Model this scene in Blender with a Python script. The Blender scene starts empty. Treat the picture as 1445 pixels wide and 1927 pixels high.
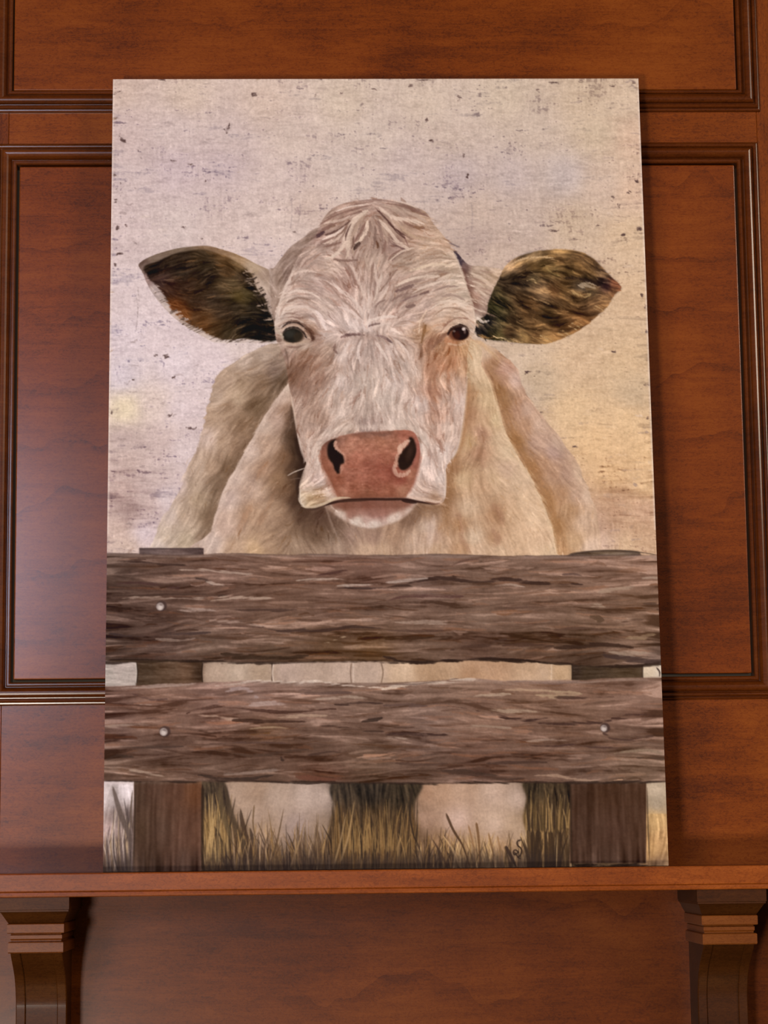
import bpy, bmesh, math
import numpy as np
from mathutils import Vector, Matrix

# ------------------------------------------------------------------ camera, world, lights, exposure
scene = bpy.context.scene
COL = scene.collection
scene.view_settings.view_transform = 'Standard'
scene.view_settings.look = 'None'
scene.view_settings.gamma = 1.0
scene.view_settings.exposure = 0.0

cam_data = bpy.data.cameras.new('camera')
cam = bpy.data.objects.new('camera', cam_data)
COL.objects.link(cam)
cam_data.sensor_fit = 'VERTICAL'
cam_data.sensor_height = 24.0
cam_data.lens = 24.0 * 4300.0 / 1927.0
cam_data.clip_start = 0.05
YAW, PITCH, ROLL = 0.02942215, 0.14597716, -0.01117236
fw = Vector((math.sin(YAW)*math.cos(PITCH), math.cos(YAW)*math.cos(PITCH), math.sin(PITCH)))
rt = Vector((math.cos(YAW), -math.sin(YAW), 0))
up = rt.cross(fw)
r2 = rt*math.cos(ROLL) + up*math.sin(ROLL)
u2 = -rt*math.sin(ROLL) + up*math.cos(ROLL)
cam.matrix_world = Matrix(((r2.x, u2.x, -fw.x, 0), (r2.y, u2.y, -fw.y, -2.61944), (r2.z, u2.z, -fw.z, 1.42234), (0, 0, 0, 1)))
scene.camera = cam

world = bpy.data.worlds.new('world'); scene.world = world
world.use_nodes = True
bg = world.node_tree.nodes['Background']
bg.inputs[0].default_value = (1.0, 0.74, 0.52, 1)
bg.inputs[1].default_value = 0.035

def area(name, loc, target, sx, sy, power, color):
    l = bpy.data.lights.new(name, 'AREA'); l.shape = 'RECTANGLE'; l.size = sx; l.size_y = sy
    l.energy = power; l.color = color
    o = bpy.data.objects.new(name, l); COL.objects.link(o); o.location = loc
    o.rotation_euler = (Vector(target) - Vector(loc)).to_track_quat('-Z', 'Y').to_euler()
    return o
# cool daylight window low on the left behind the camera, the room's warm lamps, and an added fill
area('window_light', (-2.0, -4.3, 1.85), (0, 0, 1.7), 0.9, 1.3, 64, (1.0, 0.90, 0.96))
area('high_window_light', (-1.38, -5.0, 2.36), (0, 0, 1.8), 0.76, 0.75, 46, (0.60, 0.74, 1.0))
area('floor_lamp_light', (-1.0, -4.2, 0.44), (0, 0, 1.8), 0.34, 0.34, 98, (1.0, 0.90, 0.78))
area('room_lamp_light', (2.6, -3.2, 2.95), (0, 0, 2.0), 0.9, 0.9, 62, (1.0, 0.84, 0.66))
area('corbel_fill_light', (0.05, -0.75, 0.35), (0.05, -0.1, 1.3), 1.2, 0.4, 2.2, (0.86, 1.0, 0.66))  # added fill from below, gives the corbel curves a greenish highlight

# ------------------------------------------------------------------ helpers
def mesh_obj(name, bm, mat, parent=None, smooth=False):
    me = bpy.data.meshes.new(name); bm.normal_update(); bm.to_mesh(me); bm.free()
    o = bpy.data.objects.new(name, me); COL.objects.link(o)
    if mat: me.materials.append(mat)
    if smooth:
        for p in me.polygons: p.use_smooth = True
    if parent: o.parent = parent
    return o

def thing(name, label, cat, loc=(0, 0, 0), group=None):
    o = bpy.data.objects.new(name, None); COL.objects.link(o); o.location = loc; o.empty_display_size = .05
    o['label'] = label; o['category'] = cat
    if group: o['group'] = group
    return o

def box_bm(x0, x1, y0, y1, z0, z1, bev=0.0, seg=3):
    bm = bmesh.new()
    bmesh.ops.create_cube(bm, size=1.0)
    for v in bm.verts:
        v.co = Vector((x0+(v.co.x+.5)*(x1-x0), y0+(v.co.y+.5)*(y1-y0), z0+(v.co.z+.5)*(z1-z0)))
    if bev > 0:
        bmesh.ops.bevel(bm, geom=bm.edges[:], offset=bev, segments=seg, profile=.5, affect='EDGES')
    return bm

def extrude_profile(prof, x0, x1):
    """prof: closed loop of (y,z); swept along x"""
    bm = bmesh.new()
    a = [bm.verts.new((x0, y, z)) for y, z in prof]; b = [bm.verts.new((x1, y, z)) for y, z in prof]
    n = len(prof)
    for i in range(n):
        bm.faces.new((a[i], a[(i+1) % n], b[(i+1) % n], b[i]))
    bm.faces.new(a[::-1]); bm.faces.new(b)
    bmesh.ops.recalc_face_normals(bm, faces=bm.faces[:])
    return bm

def frame_bm(x0, x1, z0, z1, prof, ybase):
    """mitred picture-frame moulding; prof: (d outward from inner edge, height towards the room)"""
    bm = bmesh.new(); loops = []
    for d, h in prof:
        loops.append([bm.verts.new(p) for p in ((x0-d, ybase-h, z0-d), (x1+d, ybase-h, z0-d), (x1+d, ybase-h, z1+d), (x0-d, ybase-h, z1+d))])
    for a, b in zip(loops[:-1], loops[1:]):
        for i in range(4):
            bm.faces.new((a[i], a[(i+1) % 4], b[(i+1) % 4], b[i]))
    bmesh.ops.recalc_face_normals(bm, faces=bm.faces[:])
    return bm

# ------------------------------------------------------------------ materials
def srgb(c):
    return tuple(((v/255.0)/12.92 if v/255.0 <= .04045 else ((v/255.0+.055)/1.055)**2.4) for v in c)

def wood(name, dark, mid, light, grain='X', rough=.34, seed=0.0, figure=.5, fig_scale=5.0, coat=.5):
    m = bpy.data.materials.new(name); m.use_nodes = True
    nt = m.node_tree; N = nt.nodes; L = nt.links
    b = N['Principled BSDF']
    tc = N.new('ShaderNodeTexCoord')
    def mapping(sc, rot=(0, 0, 0)):
        mp = N.new('ShaderNodeMapping'); mp.inputs['Scale'].default_value = sc
        mp.inputs['Location'].default_value = (seed, seed*1.7, seed*.6); mp.inputs['Rotation'].default_value = rot
        L.new(tc.outputs['Object'], mp.inputs[0]); return mp.outputs[0]
    def noise(vec, scale, detail=4, dist=0.0, r=.55):
        n = N.new('ShaderNodeTexNoise'); n.inputs['Scale'].default_value = scale; n.inputs['Detail'].default_value = detail
        n.inputs['Distortion'].default_value = dist; n.inputs['Roughness'].default_value = r; L.new(vec, n.inputs['Vector']); return n.outputs['Fac']
    def mr(v, a, b_, c=0.0, d=1.0):
        n = N.new('ShaderNodeMapRange'); n.inputs[1].default_value = a; n.inputs[2].default_value = b_
        n.inputs[3].default_value = c; n.inputs[4].default_value = d; L.new(v, n.inputs[0]); return n.outputs[0]
    def math_(op, a, b_):
        n = N.new('ShaderNodeMath'); n.operation = op
        for i, v in enumerate((a, b_)):
            if isinstance(v, (int, float)): n.inputs[i].default_value = v
            else: L.new(v, n.inputs[i])
        return n.outputs[0]
    s = (1, 1, 7) if grain == 'X' else (7, 1, 1)
    s2 = (1, 1, 22) if grain == 'X' else (22, 1, 1)
    blot = noise(mapping((1, 1, 1)), 5.0, 3, .6)
    streak = noise(mapping(s), 9.0, 5, .8)
    fine = noise(mapping(s2), 26.0, 3, .3)
    fleck = noise(mapping((1, 1, 1.6) if grain == 'X' else (1.6, 1, 1)), 230.0, 2, 1.2)
    # cathedral figure lines
    w = N.new('ShaderNodeTexWave'); w.wave_type = 'BANDS'; w.bands_direction = 'Z' if grain == 'X' else 'Z'
    w.wave_profile = 'SAW'
    w.inputs['Scale'].default_value = fig_scale; w.inputs['Distortion'].default_value = 5.5
    w.inputs['Detail'].default_value = 2.5; w.inputs['Detail Scale'].default_value = 1.6
    L.new(mapping((1.6, 1, 1)), w.inputs['Vector'])
    line = mr(w.outputs['Fac'], .80, 1.0, 0, 1)
    f = math_('MULTIPLY', mr(blot, .32, .68), .42)
    f = math_('ADD', f, math_('MULTIPLY', mr(streak, .3, .7), .30))
    f = math_('ADD', f, math_('MULTIPLY', mr(fine, .3, .7), .16))
    wm = N.new('ShaderNodeVectorMath'); wm.operation = 'ADD'
    sw = N.new('ShaderNodeTexNoise'); sw.inputs['Scale'].default_value = 60; sw.inputs['Detail'].default_value = 2
    sc_ = N.new('ShaderNodeVectorMath'); sc_.operation = 'SCALE'; sc_.inputs['Scale'].default_value = .012
    base_v = mapping((1, 1, 2.1) if grain == 'X' else (2.1, 1, 1))
    L.new(base_v, sw.inputs['Vector']); L.new(sw.outputs['Color'], sc_.inputs[0]); L.new(base_v, wm.inputs[0]); L.new(sc_.outputs[0], wm.inputs[1])
    pore = noise(wm.outputs[0], 130.0, 3, 2.2, .6)
    f = math_('ADD', f, math_('MULTIPLY', mr(fleck, .38, .56), .10))
    f = math_('SUBTRACT', f, math_('MULTIPLY', mr(pore, .50, .40), .20))
    f = math_('ADD', f, .04)
    f = math_('SUBTRACT', f, math_('MULTIPLY', math_('MULTIPLY', line, mr(blot, .4, .6)), figure))
    cr = N.new('ShaderNodeValToRGB'); L.new(f, cr.inputs[0])
    e = cr.color_ramp.elements
    e[0].position = .12; e[0].color = (*dark, 1); e[1].position = .85; e[1].color = (*light, 1)
    k = e.new(.5); k.color = (*mid, 1)
    L.new(cr.outputs[0], b.inputs['Base Color'])
    b.inputs['Roughness'].default_value = rough
    b.inputs['Roughness'].default_value = rough+.06
    b.inputs['Specular IOR Level'].default_value = .11
    b.inputs['Coat Weight'].default_value = coat; b.inputs['Coat Roughness'].default_value = .20
    bp = N.new('ShaderNodeBump'); bp.inputs['Strength'].default_value = .10; bp.inputs['Distance'].default_value = .0006
    L.new(math_('ADD', fine, fleck), bp.inputs['Height']); L.new(bp.outputs[0], b.inputs['Normal'])
    return m

DK, MD, LT = (.076, .0135, .0010), (.166, .0335, .0018), (.230, .055, .0042)
M_rail = wood('cherry_rail_wood', DK, MD, LT, 'X', .36, 0.0, .15, 3.0)
M_stile = wood('cherry_stile_wood', DK, MD, LT, 'Z', .36, 3.1, .12, 3.0)
M_top = wood('cherry_top_panel_wood', DK, (.158, .031, .0016), (.210, .048, .0038), 'X', .36, 7.7, .20, 3.0)
M_pan = wood('cherry_figured_panel_wood', (.075, .0135, .0012), (.150, .0280, .0018), (.200, .044, .0035), 'X', .36, 1.3, .28, 4.0)
M_trim = wood('dark_cherry_trim_wood', (.045, .009, .001), (.082, .017, .0018), (.115, .027, .003), 'X', .26, 5.2, .0, 4.0, .6)
M_shelf = wood('cherry_shelf_wood', (.12, .023, .0023), (.20, .042, .0042), (.29, .069, .0085), 'X', .38, 9.4, .12, 3.0)
M_low = wood('cherry_lower_panel_wood', (.055, .0100, .0008), (.098, .0195, .0012), (.135, .031, .0028), 'X', .36, 12.4, .24, 3.0, .16)
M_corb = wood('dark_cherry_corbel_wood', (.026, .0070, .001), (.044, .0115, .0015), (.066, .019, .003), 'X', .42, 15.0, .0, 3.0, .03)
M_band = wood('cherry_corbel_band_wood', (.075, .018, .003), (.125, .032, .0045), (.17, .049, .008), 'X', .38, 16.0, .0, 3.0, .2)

# ------------------------------------------------------------------ panelled wall
XI0, XI1 = -0.3512, 0.5012          # lower panel opening
ZI0, ZI1 = 1.6135, 2.2235
UX0, UX1, UZ0 = -0.3577, 0.5058, 2.3140   # upper panel opening
MW = 0.0262
wall = thing('wall_back', 'dark cherry stained wood panelled wall', 'wall'); del wall['label']; del wall['category']
wall['kind'] = 'structure'
YF = 0.0
# stiles run full height, rails between them
mesh_obj('stile', box_bm(-1.3, UX0-.004, YF, .03, .6, 3.3, .0006, 1), M_stile, wall)
mesh_obj('stile', box_bm(.5275, 1.4, YF, .03, .6, 3.3, .0006, 1), M_stile, wall)
mesh_obj('rail', box_bm(UX0-.0038, .5273, YF, .03, ZI1+.004, UZ0-.004, .0004, 1), M_rail, wall)
mesh_obj('rail', box_bm(UX0-.0038, .5273, YF, .03, 1.386, ZI0-.006, .0004, 1), M_rail, wall)
mesh_obj('stile', box_bm(.505, .5273, YF, .03, ZI0-.005, ZI1+.0035, .0004, 1), M_stile, wall)
mesh_obj('lower_panel', box_bm(-1.3, 1.4, .001, .03, .6, 1.3855, .0004, 1), M_low, wall)
mesh_obj('centre_panel', box_bm(XI0+.0030, XI1-.0026, -.002, .018, ZI0+.0036, ZI1-.0015, .0014, 3), M_pan, wall)
mesh_obj('upper_panel', box_bm(UX0+.0012, UX1-.0012, -.002, .018, UZ0+.0012, 3.3, .0014, 3), M_top, wall)
prof = [(0, -.018), (0, .0045), (.0006, .0058), (.0018, .0066), (.0034, .0066), (.0046, .0056), (.0050, .0040), (.0056, .0040), (.0062, .0072),
        (.0072, .0098), (.0088, .0118), (.0108, .0130), (.0128, .0132), (.0146, .0128), (.0162, .0116), (.0172, .0100),
        (.0176, .0066), (.0186, .0064), (.0190, .0084), (.0200, .0096), (.0212, .0098), (.0224, .0090), (.0230, .0074), (.0232, .0044), (.0246, .0042), (.0258, .0034), (MW, .0018), (MW, -.002)]
def trim(name, x0, x1, z0, z1):
    o = mesh_obj(name, frame_bm(x0, x1, z0, z1, prof, YF), M_trim)
    o['kind'] = 'structure'
    return o
trim('trim_1', XI0, XI1, ZI0, ZI1)
trim('trim_2', UX0, UX1, UZ0, 3.2)

# ------------------------------------------------------------------ mantel shelf
ZS = 1.3995
shelf = thing('mantel_shelf', 'long reddish brown wooden mantel shelf carrying the cow painting', 'shelf', (0.08, 0, 1.374))
def local(o, root):
    o.parent = root; o.matrix_parent_inverse = Matrix.Translation(-Vector(root.location)); return o
local(mesh_obj('board', box_bm(-1.25, 1.35, -.138, 0, 1.3795, ZS, .0016, 3), M_shelf), shelf)
local(mesh_obj('bead', extrude_profile([(0, 1.3792), (-.1382, 1.3796), (-.1388, 1.3790), (-.1392, 1.3768), (-.1388, 1.3750), (-.1378, 1.3742), (0, 1.3742)], -1.25, 1.35), M_shelf, smooth=False), shelf)

# ------------------------------------------------------------------ corbels
def corbel(xc, label):
    SH = .014
    r = thing('corbel', label, 'corbel', (xc, 0, 1.12), 'corbels under the mantel shelf')
    def tiers(name, tt, mat):
        """stack of rectangles (z, half width, front y) lofted into one solid against the wall"""
        bm = bmesh.new(); rings = []
        for z, hw, y in tt:
            rings.append([bm.verts.new(p) for p in ((xc-hw, 0.001, z), (xc-hw, y+SH, z), (xc+hw, y+SH, z), (xc+hw, 0.001, z))])
        for a, b in zip(rings[:-1], rings[1:]):
            for i in range(4): bm.faces.new((a[i], a[(i+1) % 4], b[(i+1) % 4], b[i]))
        bm.faces.new(rings[0]); bm.faces.new(rings[-1][::-1])
        bmesh.ops.recalc_face_normals(bm, faces=bm.faces[:])
        return local(mesh_obj(name, bm, mat), r)
    cap = [(1.3741, .0375, -.1500), (1.3612, .0375, -.1500), (1.3608, .0368, -.1490), (1.3590, .0368, -.1490), (1.3586, .0360, -.1480)]
    for i in range(9):
        t = i/8; a = t*math.pi/2
        cap.append((1.3580-.0115*math.sin(a), .0292+.0062*(1-t)**1.6, -.1300-.0165*(1-t)**1.8))
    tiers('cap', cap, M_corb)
    tiers('band', [(1.3464, .0292, -.1290), (1.3460, .0300, -.1322), (1.3452, .0304, -.1330), (1.3366, .0304, -.1330), (1.3358, .0300, -.1322), (1.3354, .0270, -.1262),
                   (1.3346, .0268, -.1258), (1.3336, .0278, -.1275), (1.3300, .0278, -.1275), (1.3282, .0268, -.1258),
                   (1.3272, .0268, -.1258), (1.3266, .0288, -.1304), (1.3258, .0296, -.1312), (1.3160, .0296, -.1312), (1.3148, .0290, -.1300)], M_band)
    def depth(z):   # S curve of the scroll front
        pts = [(1.3152, .1265), (1.308, .1170), (1.300, .1050), (1.294, .0965), (1.287, .0885), (1.280, .0830), (1.274, .0800), (1.266, .0765), (1.258, .0742), (1.245, .0742), (1.225, .0750), (1.20, .0735), (1.17, .062), (1.14, .046), (1.12, .030)]
        v = 0.0
        for k in range(-4, 5):          # eased so the curve has no facets
            zz = min(max(z+k*.0016, 1.12), 1.3152); w_ = math.exp(-k*k/8)
            v += w_*float(np.interp(zz, [p[0] for p in pts[::-1]], [p[1] for p in pts[::-1]]))
        return -v/sum(math.exp(-k*k/8) for k in range(-4, 5))
    zs = [1.3152-.195*i/120 for i in range(121)]
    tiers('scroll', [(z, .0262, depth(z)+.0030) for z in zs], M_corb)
    for s in (-1, 1):
        bm = bmesh.new(); rings = []
        for z in zs:
            xa, xb = sorted((xc+s*.0172, xc+s*.0276)); y = depth(z)+SH
            q = [(xa, y+.008), (xa, y+.001), (xa+.0009, y), (xb-.0009, y), (xb, y+.001), (xb, y+.008)]
            rings.append([bm.verts.new((px, min(py, .001), z)) for px, py in q])
        for a, b in zip(rings[:-1], rings[1:]):
            for i in range(6): bm.faces.new((a[i], a[(i+1) % 6], b[(i+1) % 6], b[i]))
        bm.faces.new(rings[0]); bm.faces.new(rings[-1][::-1])
        bmesh.ops.recalc_face_normals(bm, faces=bm.faces[:])
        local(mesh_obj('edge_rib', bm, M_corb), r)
    return r
corbel(-.3055, 'carved wooden corbel under the left end of the shelf, beside the strong dark shadow')
corbel(.4430, 'carved wooden corbel under the right end of the shelf, the darker one of the two')

# ------------------------------------------------------------------ the picture on the canvas, brushed stroke by stroke
RW, RH = 1000, 1488                       # paint grid of the canvas (about 0.6 mm per dab)
GRID = (920, 1369)                        # vertices that carry the pigment
rng = np.random.default_rng(11)
# pattern points were measured on the photograph; this map lays them flat on the canvas
def _homog(src, dst):
    A = []; B = []
    for (x, y), (u, v) in zip(src, dst):
        A.append([x, y, 1, 0, 0, 0, -u*x, -u*y]); B.append(u)
        A.append([0, 0, 0, x, y, 1, -v*x, -v*y]); B.append(v)
    return np.append(np.linalg.solve(np.array(A, float), np.array(B, float)), 1).reshape(3, 3)
HM = _homog([(211, 152), (1199.5, 145), (1259, 1628), (195, 1639)], [(0, 0), (RW, 0), (RW, RH), (0, RH)])
def P(pts):
    a = np.atleast_2d(np.array(pts, float)); q = np.c_[a, np.ones(len(a))] @ HM.T
    return q[:, :2]/q[:, 2:]

def gauss(im, s):
    if s <= 0: return im
    r = int(3*s+1); k = np.exp(-.5*(np.arange(-r, r+1)/s)**2); k /= k.sum()
    out = im
    for ax in (0, 1):
        pad = [(0, 0)]*out.ndim; pad[ax] = (r, r); p = np.pad(out, pad, mode='edge'); acc = 0
        n = out.shape[ax]
        for i, w in enumerate(k):
            sl = [slice(None)]*out.ndim; sl[ax] = slice(i, i+n); acc = acc + w*p[tuple(sl)]
        out = acc
    return out.astype(np.float32)

def smooth(pts, closed=False, n=8):
    p = np.array(pts, float); m = len(p)
    if m < 3 and not closed: return p
    out = []
    rngi = range(m) if closed else range(m-1)
    g = (lambda i: p[i % m]) if closed else (lambda i: p[min(max(i, 0), m-1)])
    for i in rngi:
        a, b, c, d = g(i-1), g(i), g(i+1), g(i+2)
        for t in np.arange(n)/n:
            out.append(.5*((2*b)+(-a+c)*t+(2*a-5*b+4*c-d)*t*t+(-a+3*b-3*c+d)*t**3))
    if not closed: out.append(p[-1])
    return np.array(out)

def mask(pts, closed_smooth=True, n=6):
    q = P(smooth(pts, True, n) if closed_smooth else pts)
    m = np.zeros((RH, RW), np.float32); SS = 3
    x0 = q[:, 0]; y0 = q[:, 1]; x1 = np.roll(x0, -1); y1 = np.roll(y0, -1)
    ya, yb = max(0, int(y0.min())), min(RH, int(y0.max())+2)
    for y in range(ya, yb):
        for s in range(SS):
            yy = y+(s+.5)/SS
            c = ((y0 <= yy) & (y1 > yy)) | ((y1 <= yy) & (y0 > yy))
            if not c.any(): continue
            xs = np.sort(x0[c]+(yy-y0[c])*(x1[c]-x0[c])/(y1[c]-y0[c]))
            for a, b in zip(xs[::2], xs[1::2]):
                a = max(a, 0); b = min(b, RW)
                if b <= a: continue
                ia, ib = int(a), int(b)
                if ia == ib: m[y, ia] += (b-a)/SS
                else:
                    m[y, ia] += (ia+1-a)/SS; m[y, ia+1:ib] += 1/SS
                    if ib < RW: m[y, ib] += (b-ib)/SS
    return m

def resize(im, h, w):
    ys = np.clip((np.arange(h)+.5)*im.shape[0]/h-.5, 0, im.shape[0]-1.001); xs = np.clip((np.arange(w)+.5)*im.shape[1]/w-.5, 0, im.shape[1]-1.001)
    yi = ys.astype(int); xi = xs.astype(int); fy = (ys-yi)[:, None]; fx = (xs-xi)[None, :]
    if im.ndim == 3: fy = fy[..., None]; fx = fx[..., None]
    a = im[yi][:, xi]; b = im[yi][:, xi+1]; c = im[yi+1][:, xi]; d = im[yi+1][:, xi+1]
    return ((a*(1-fx)+b*fx)*(1-fy)+(c*(1-fx)+d*fx)*fy).astype(np.float32)

DS = 4
_gy, _gx = np.mgrid[0:RH//DS, 0:RW//DS]; _gx = _gx*DS+DS/2; _gy = _gy*DS+DS/2
def field(samples, power=3.2, soft=7.0):
    """inverse distance blend of (x, y, *values) dabs"""
    s = np.array([tuple(t[:2])+tuple(np.ravel(t[2:])) for t in samples], float); q = P(s[:, :2])
    num = 0; den = 0
    for (x, y), v in zip(q, s[:, 2:]):
        w = ((_gx-x)**2+(_gy-y)**2+soft*soft)**(-power/2); num = num+w[..., None]*v; den = den+w
    return resize((num/den[..., None]).astype(np.float32), RH, RW)

def noise_layer(sx, sy, seed=None):
    h, w = max(2, int(RH/sy)+2), max(2, int(RW/sx)+2)
    n = resize(rng.standard_normal((h, w)).astype(np.float32), RH, RW)
    return n/n.std()

YY, XX = np.mgrid[0:RH, 0:RW].astype(np.float32)
def lic(src, vx, vy, L):
    acc = src.copy(); cnt = 1
    for sg in (1, -1):
        x = XX.copy(); y = YY.copy(); px = vx*sg; py = vy*sg
        for k in range(L):
            x += px; y += py
            xi = np.clip(x, 0, RW-1).astype(np.int32); yi = np.clip(y, 0, RH-1).astype(np.int32)
            nx = vx[yi, xi]; ny = vy[yi, xi]; s = np.sign(nx*px+ny*py); s[s == 0] = 1
            px = nx*s; py = ny*s
            acc = acc+src[yi, xi]; cnt += 1
    return acc/cnt

def norm(n):
    n = n-n.mean(); return (n/n.std()).astype(np.float32)
def sstep(x, a, b):
    t = np.clip((x-a)/(b-a), 0, 1); return t*t*(3-2*t)
def over(im, m, col):
    m = np.clip(m, 0, 1)[..., None]; im *= (1-m); im += m*col

BR = []
def stroke(im, pts, w, col, alpha=1.0, soft=1.0, raw=False, n=6, taper=(0.15, 0.15)):
    """a tapered brush mark of width w along pts"""
    q = smooth(pts, False, n); q = q if raw else P(q)
    if len(q) < 2: q = np.vstack([q, q+.1])
    pad = w+soft*2+2
    xa, xb = int(max(0, q[:, 0].min()-pad)), int(min(RW, q[:, 0].max()+pad+1)); ya, yb = int(max(0, q[:, 1].min()-pad)), int(min(RH, q[:, 1].max()+pad+1))
    if xb <= xa or yb <= ya: return
    gx = XX[ya:yb, xa:xb]; gy = YY[ya:yb, xa:xb]; best = np.full(gx.shape, -1e9, np.float32)
    m = len(q)-1; t = np.linspace(0, 1, m+1)
    prof = np.clip(np.minimum(t/max(taper[0], 1e-3), (1-t)/max(taper[1], 1e-3)), 0, 1)**.6*.9+.1
    for i in range(m):
        ax, ay = q[i]; bx, by = q[i+1]; dx, dy = bx-ax, by-ay; l2 = dx*dx+dy*dy+1e-6
        u = np.clip(((gx-ax)*dx+(gy-ay)*dy)/l2, 0, 1)
        d = np.hypot(gx-ax-u*dx, gy-ay-u*dy); r = w*.5*(prof[i]*(1-u)+prof[i+1]*u)
        best = np.maximum(best, r-d)
    if BR:      # bristles: ragged rim and thin paint
        b_ = BR[0][ya:yb, xa:xb]; best = best+b_*min(w*.26, 1.5); alpha = alpha*np.clip(.88+.2*b_, .35, 1)
    a = np.clip((best+soft*.5)/soft, 0, 1)*alpha
    sub = im[ya:yb, xa:xb]; sub *= (1-a[..., None]); sub += a[..., None]*np.array(col, np.float32)

def paint():
    f32 = np.float32
    # ---- direction in which the hair and the brush marks run
    FL = [(687, 560, 0, 1), (687, 600, 0, 1), (650, 600, .5, 1), (725, 600, -.7, 1), (620, 590, 1, .8), (640, 560, .6, 1), (600, 560, .9, .8), (570, 560, 1, .15), (545, 570, 1, -.5), (600, 530, .8, .5),
          (650, 620, 1, .5), (600, 615, 1, .45), (560, 600, 1, -.2), (620, 500, 1, .6), (640, 520, .5, 1), (687, 520, .05, 1), (730, 540, -.5, 1), (770, 530, -1, .7), (740, 580, -1, 1), (770, 580, -1, .45),
          (800, 560, 1, -.35), (830, 545, 1, -.25), (860, 550, 1, .1), (800, 600, 1, -.45), (840, 590, 1, -.2), (875, 585, 1, .35), (800, 500, 1, -.35), (850, 500, 1, .05), (780, 480, 1, -.4),
          (560, 500, -.6, 1), (530, 520, -.4, 1), (520, 580, -.25, 1), (570, 470, 1, -.6), (600, 440, 1, -.45), (640, 400, 1, -.4), (680, 385, 1, -.15), (660, 410, -1, .8), (640, 440, -.8, 1), (680, 430, -.2, 1), (700, 440, .1, 1), (730, 420, .8, 1), (760, 400, 1, .5),
          (800, 430, 1, .6), (780, 450, 1, .6), (820, 470, 1, .3), (730, 385, 1, .1),
          (687, 650, 0, 1), (640, 650, -.45, 1), (740, 650, .45, 1), (620, 635, 1, -.25), (750, 632, 1, .3), (660, 700, -.1, 1), (720, 700, .1, 1), (640, 760, -.15, 1), (740, 760, .12, 1), (780, 700, .1, 1), (687, 790, 0, 1), (640, 800, -.9, 1), (750, 800, .5, 1),
          (600, 680, -.7, 1), (570, 690, -.6, 1), (560, 740, -.3, 1), (590, 740, -.5, 1), (580, 800, -.1, 1), (570, 840, .2, 1), (600, 820, -.7, 1), (585, 880, -.2, 1), (590, 930, 1, -.35),
          (820, 680, -.4, 1), (840, 710, .3, 1), (820, 760, .2, 1), (860, 760, -.05, 1), (840, 820, -.2, 1), (800, 830, .4, 1), (815, 890, .1, 1), (815, 930, 1, .2), (870, 680, .1, 1),
          (450, 700, -1, .42), (420, 740, -1, .5), (500, 690, -1, .3), (400, 800, -.9, .8), (450, 800, -.8, .8), (370, 880, -.7, 1), (420, 880, -.6, 1), (340, 960, -.8, 1), (380, 960, -.6, 1), (310, 1020, -.8, 1),
          (520, 800, -.7, 1), (480, 870, -.7, .9), (440, 960, -.45, 1), (500, 950, -.8, .9), (420, 1020, -.3, 1), (540, 900, -.8, 1), (560, 960, -.8, .8), (500, 1020, -.9, .7), (580, 1020, .4, 1), (640, 1010, .3, 1), (700, 1010, 0, 1), (760, 1000, -.3, 1),
          (900, 700, .2, 1), (890, 760, -.1, 1), (920, 800, .4, 1), (880, 850, -.1, 1), (950, 860, .6, .9), (900, 920, .2, 1), (960, 940, .6, 1), (1010, 960, .5, 1), (860, 960, .15, 1), (920, 1000, .3, 1), (1000, 1020, .4, 1),
          (950, 690, .9, .5), (960, 740, .7, .8), (985, 790, .8, 1), (1030, 850, .8, 1), (1010, 890, .7, 1), (1070, 920, .6, 1), (1060, 980, .4, 1), (1110, 980, .2, 1), (1110, 1030, .1, 1),
          (290, 505, 1, -.35), (340, 490, 1, -.3), (400, 485, 1, 0), (450, 500, 1, .4), (480, 520, .9, .9), (350, 540, 1, -.1), (400, 540, 1, -.12), (450, 545, 1, -.3), (340, 585, 1, .25), (400, 590, 1, -.1), (450, 590, 1, -.3), (500, 610, 1, .2), (400, 630, 1, -.4), (460, 635, 1, -.5), (300, 560, 1, .9), (500, 550, .7, .7),
          (960, 510, 1, -.6), (1000, 490, 1, -.35), (1060, 485, 1, .1), (1110, 500, 1, .7), (980, 540, 1, .5), (1030, 530, 1, .4), (1080, 530, 1, .15), (1140, 535, 1, .35), (960, 590, 1, .6), (1010, 590, 1, .55), (1070, 580, 1, .1), (1120, 575, 1, -.5), (960, 630, 1, .35), (1010, 630, 1, .45), (1070, 610, 1, -.1), (920, 600, .7, .8),
          (900, 520, 1, .3), (900, 560, .5, 1), (920, 540, 1, .6)]
    q = []
    for x, y, dx, dy in FL:
        a = math.atan2(dy, dx)*2; q.append((x, y, math.cos(a), math.sin(a)))
    ff = field(q, 3.5, 6); ang = np.arctan2(ff[..., 1], ff[..., 0])*.5
    ang = ang+.16*noise_layer(34, 34)+.10*noise_layer(13, 13)
    vx = np.cos(ang).astype(f32); vy = np.sin(ang).astype(f32)
    wn = rng.standard_normal((RH, RW)).astype(f32)
    fineN = norm(lic(gauss(wn, .8), vx, vy, 9))
    midN = norm(lic(gauss(rng.standard_normal((RH, RW)).astype(f32), 1.7), vx, vy, 15))
    bigN = norm(lic(gauss(rng.standard_normal((RH, RW)).astype(f32), 4.5), vx, vy, 20))
    fur = norm(fineN*.55+midN*.9+bigN*.5)

    grassV_ = norm(lic(gauss(rng.standard_normal((RH, RW)).astype(f32), 1.0), np.zeros_like(vx), np.ones_like(vx), 10))
    BR[:] = [norm(fineN+.5*gauss(wn, .7)*2)]
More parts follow.
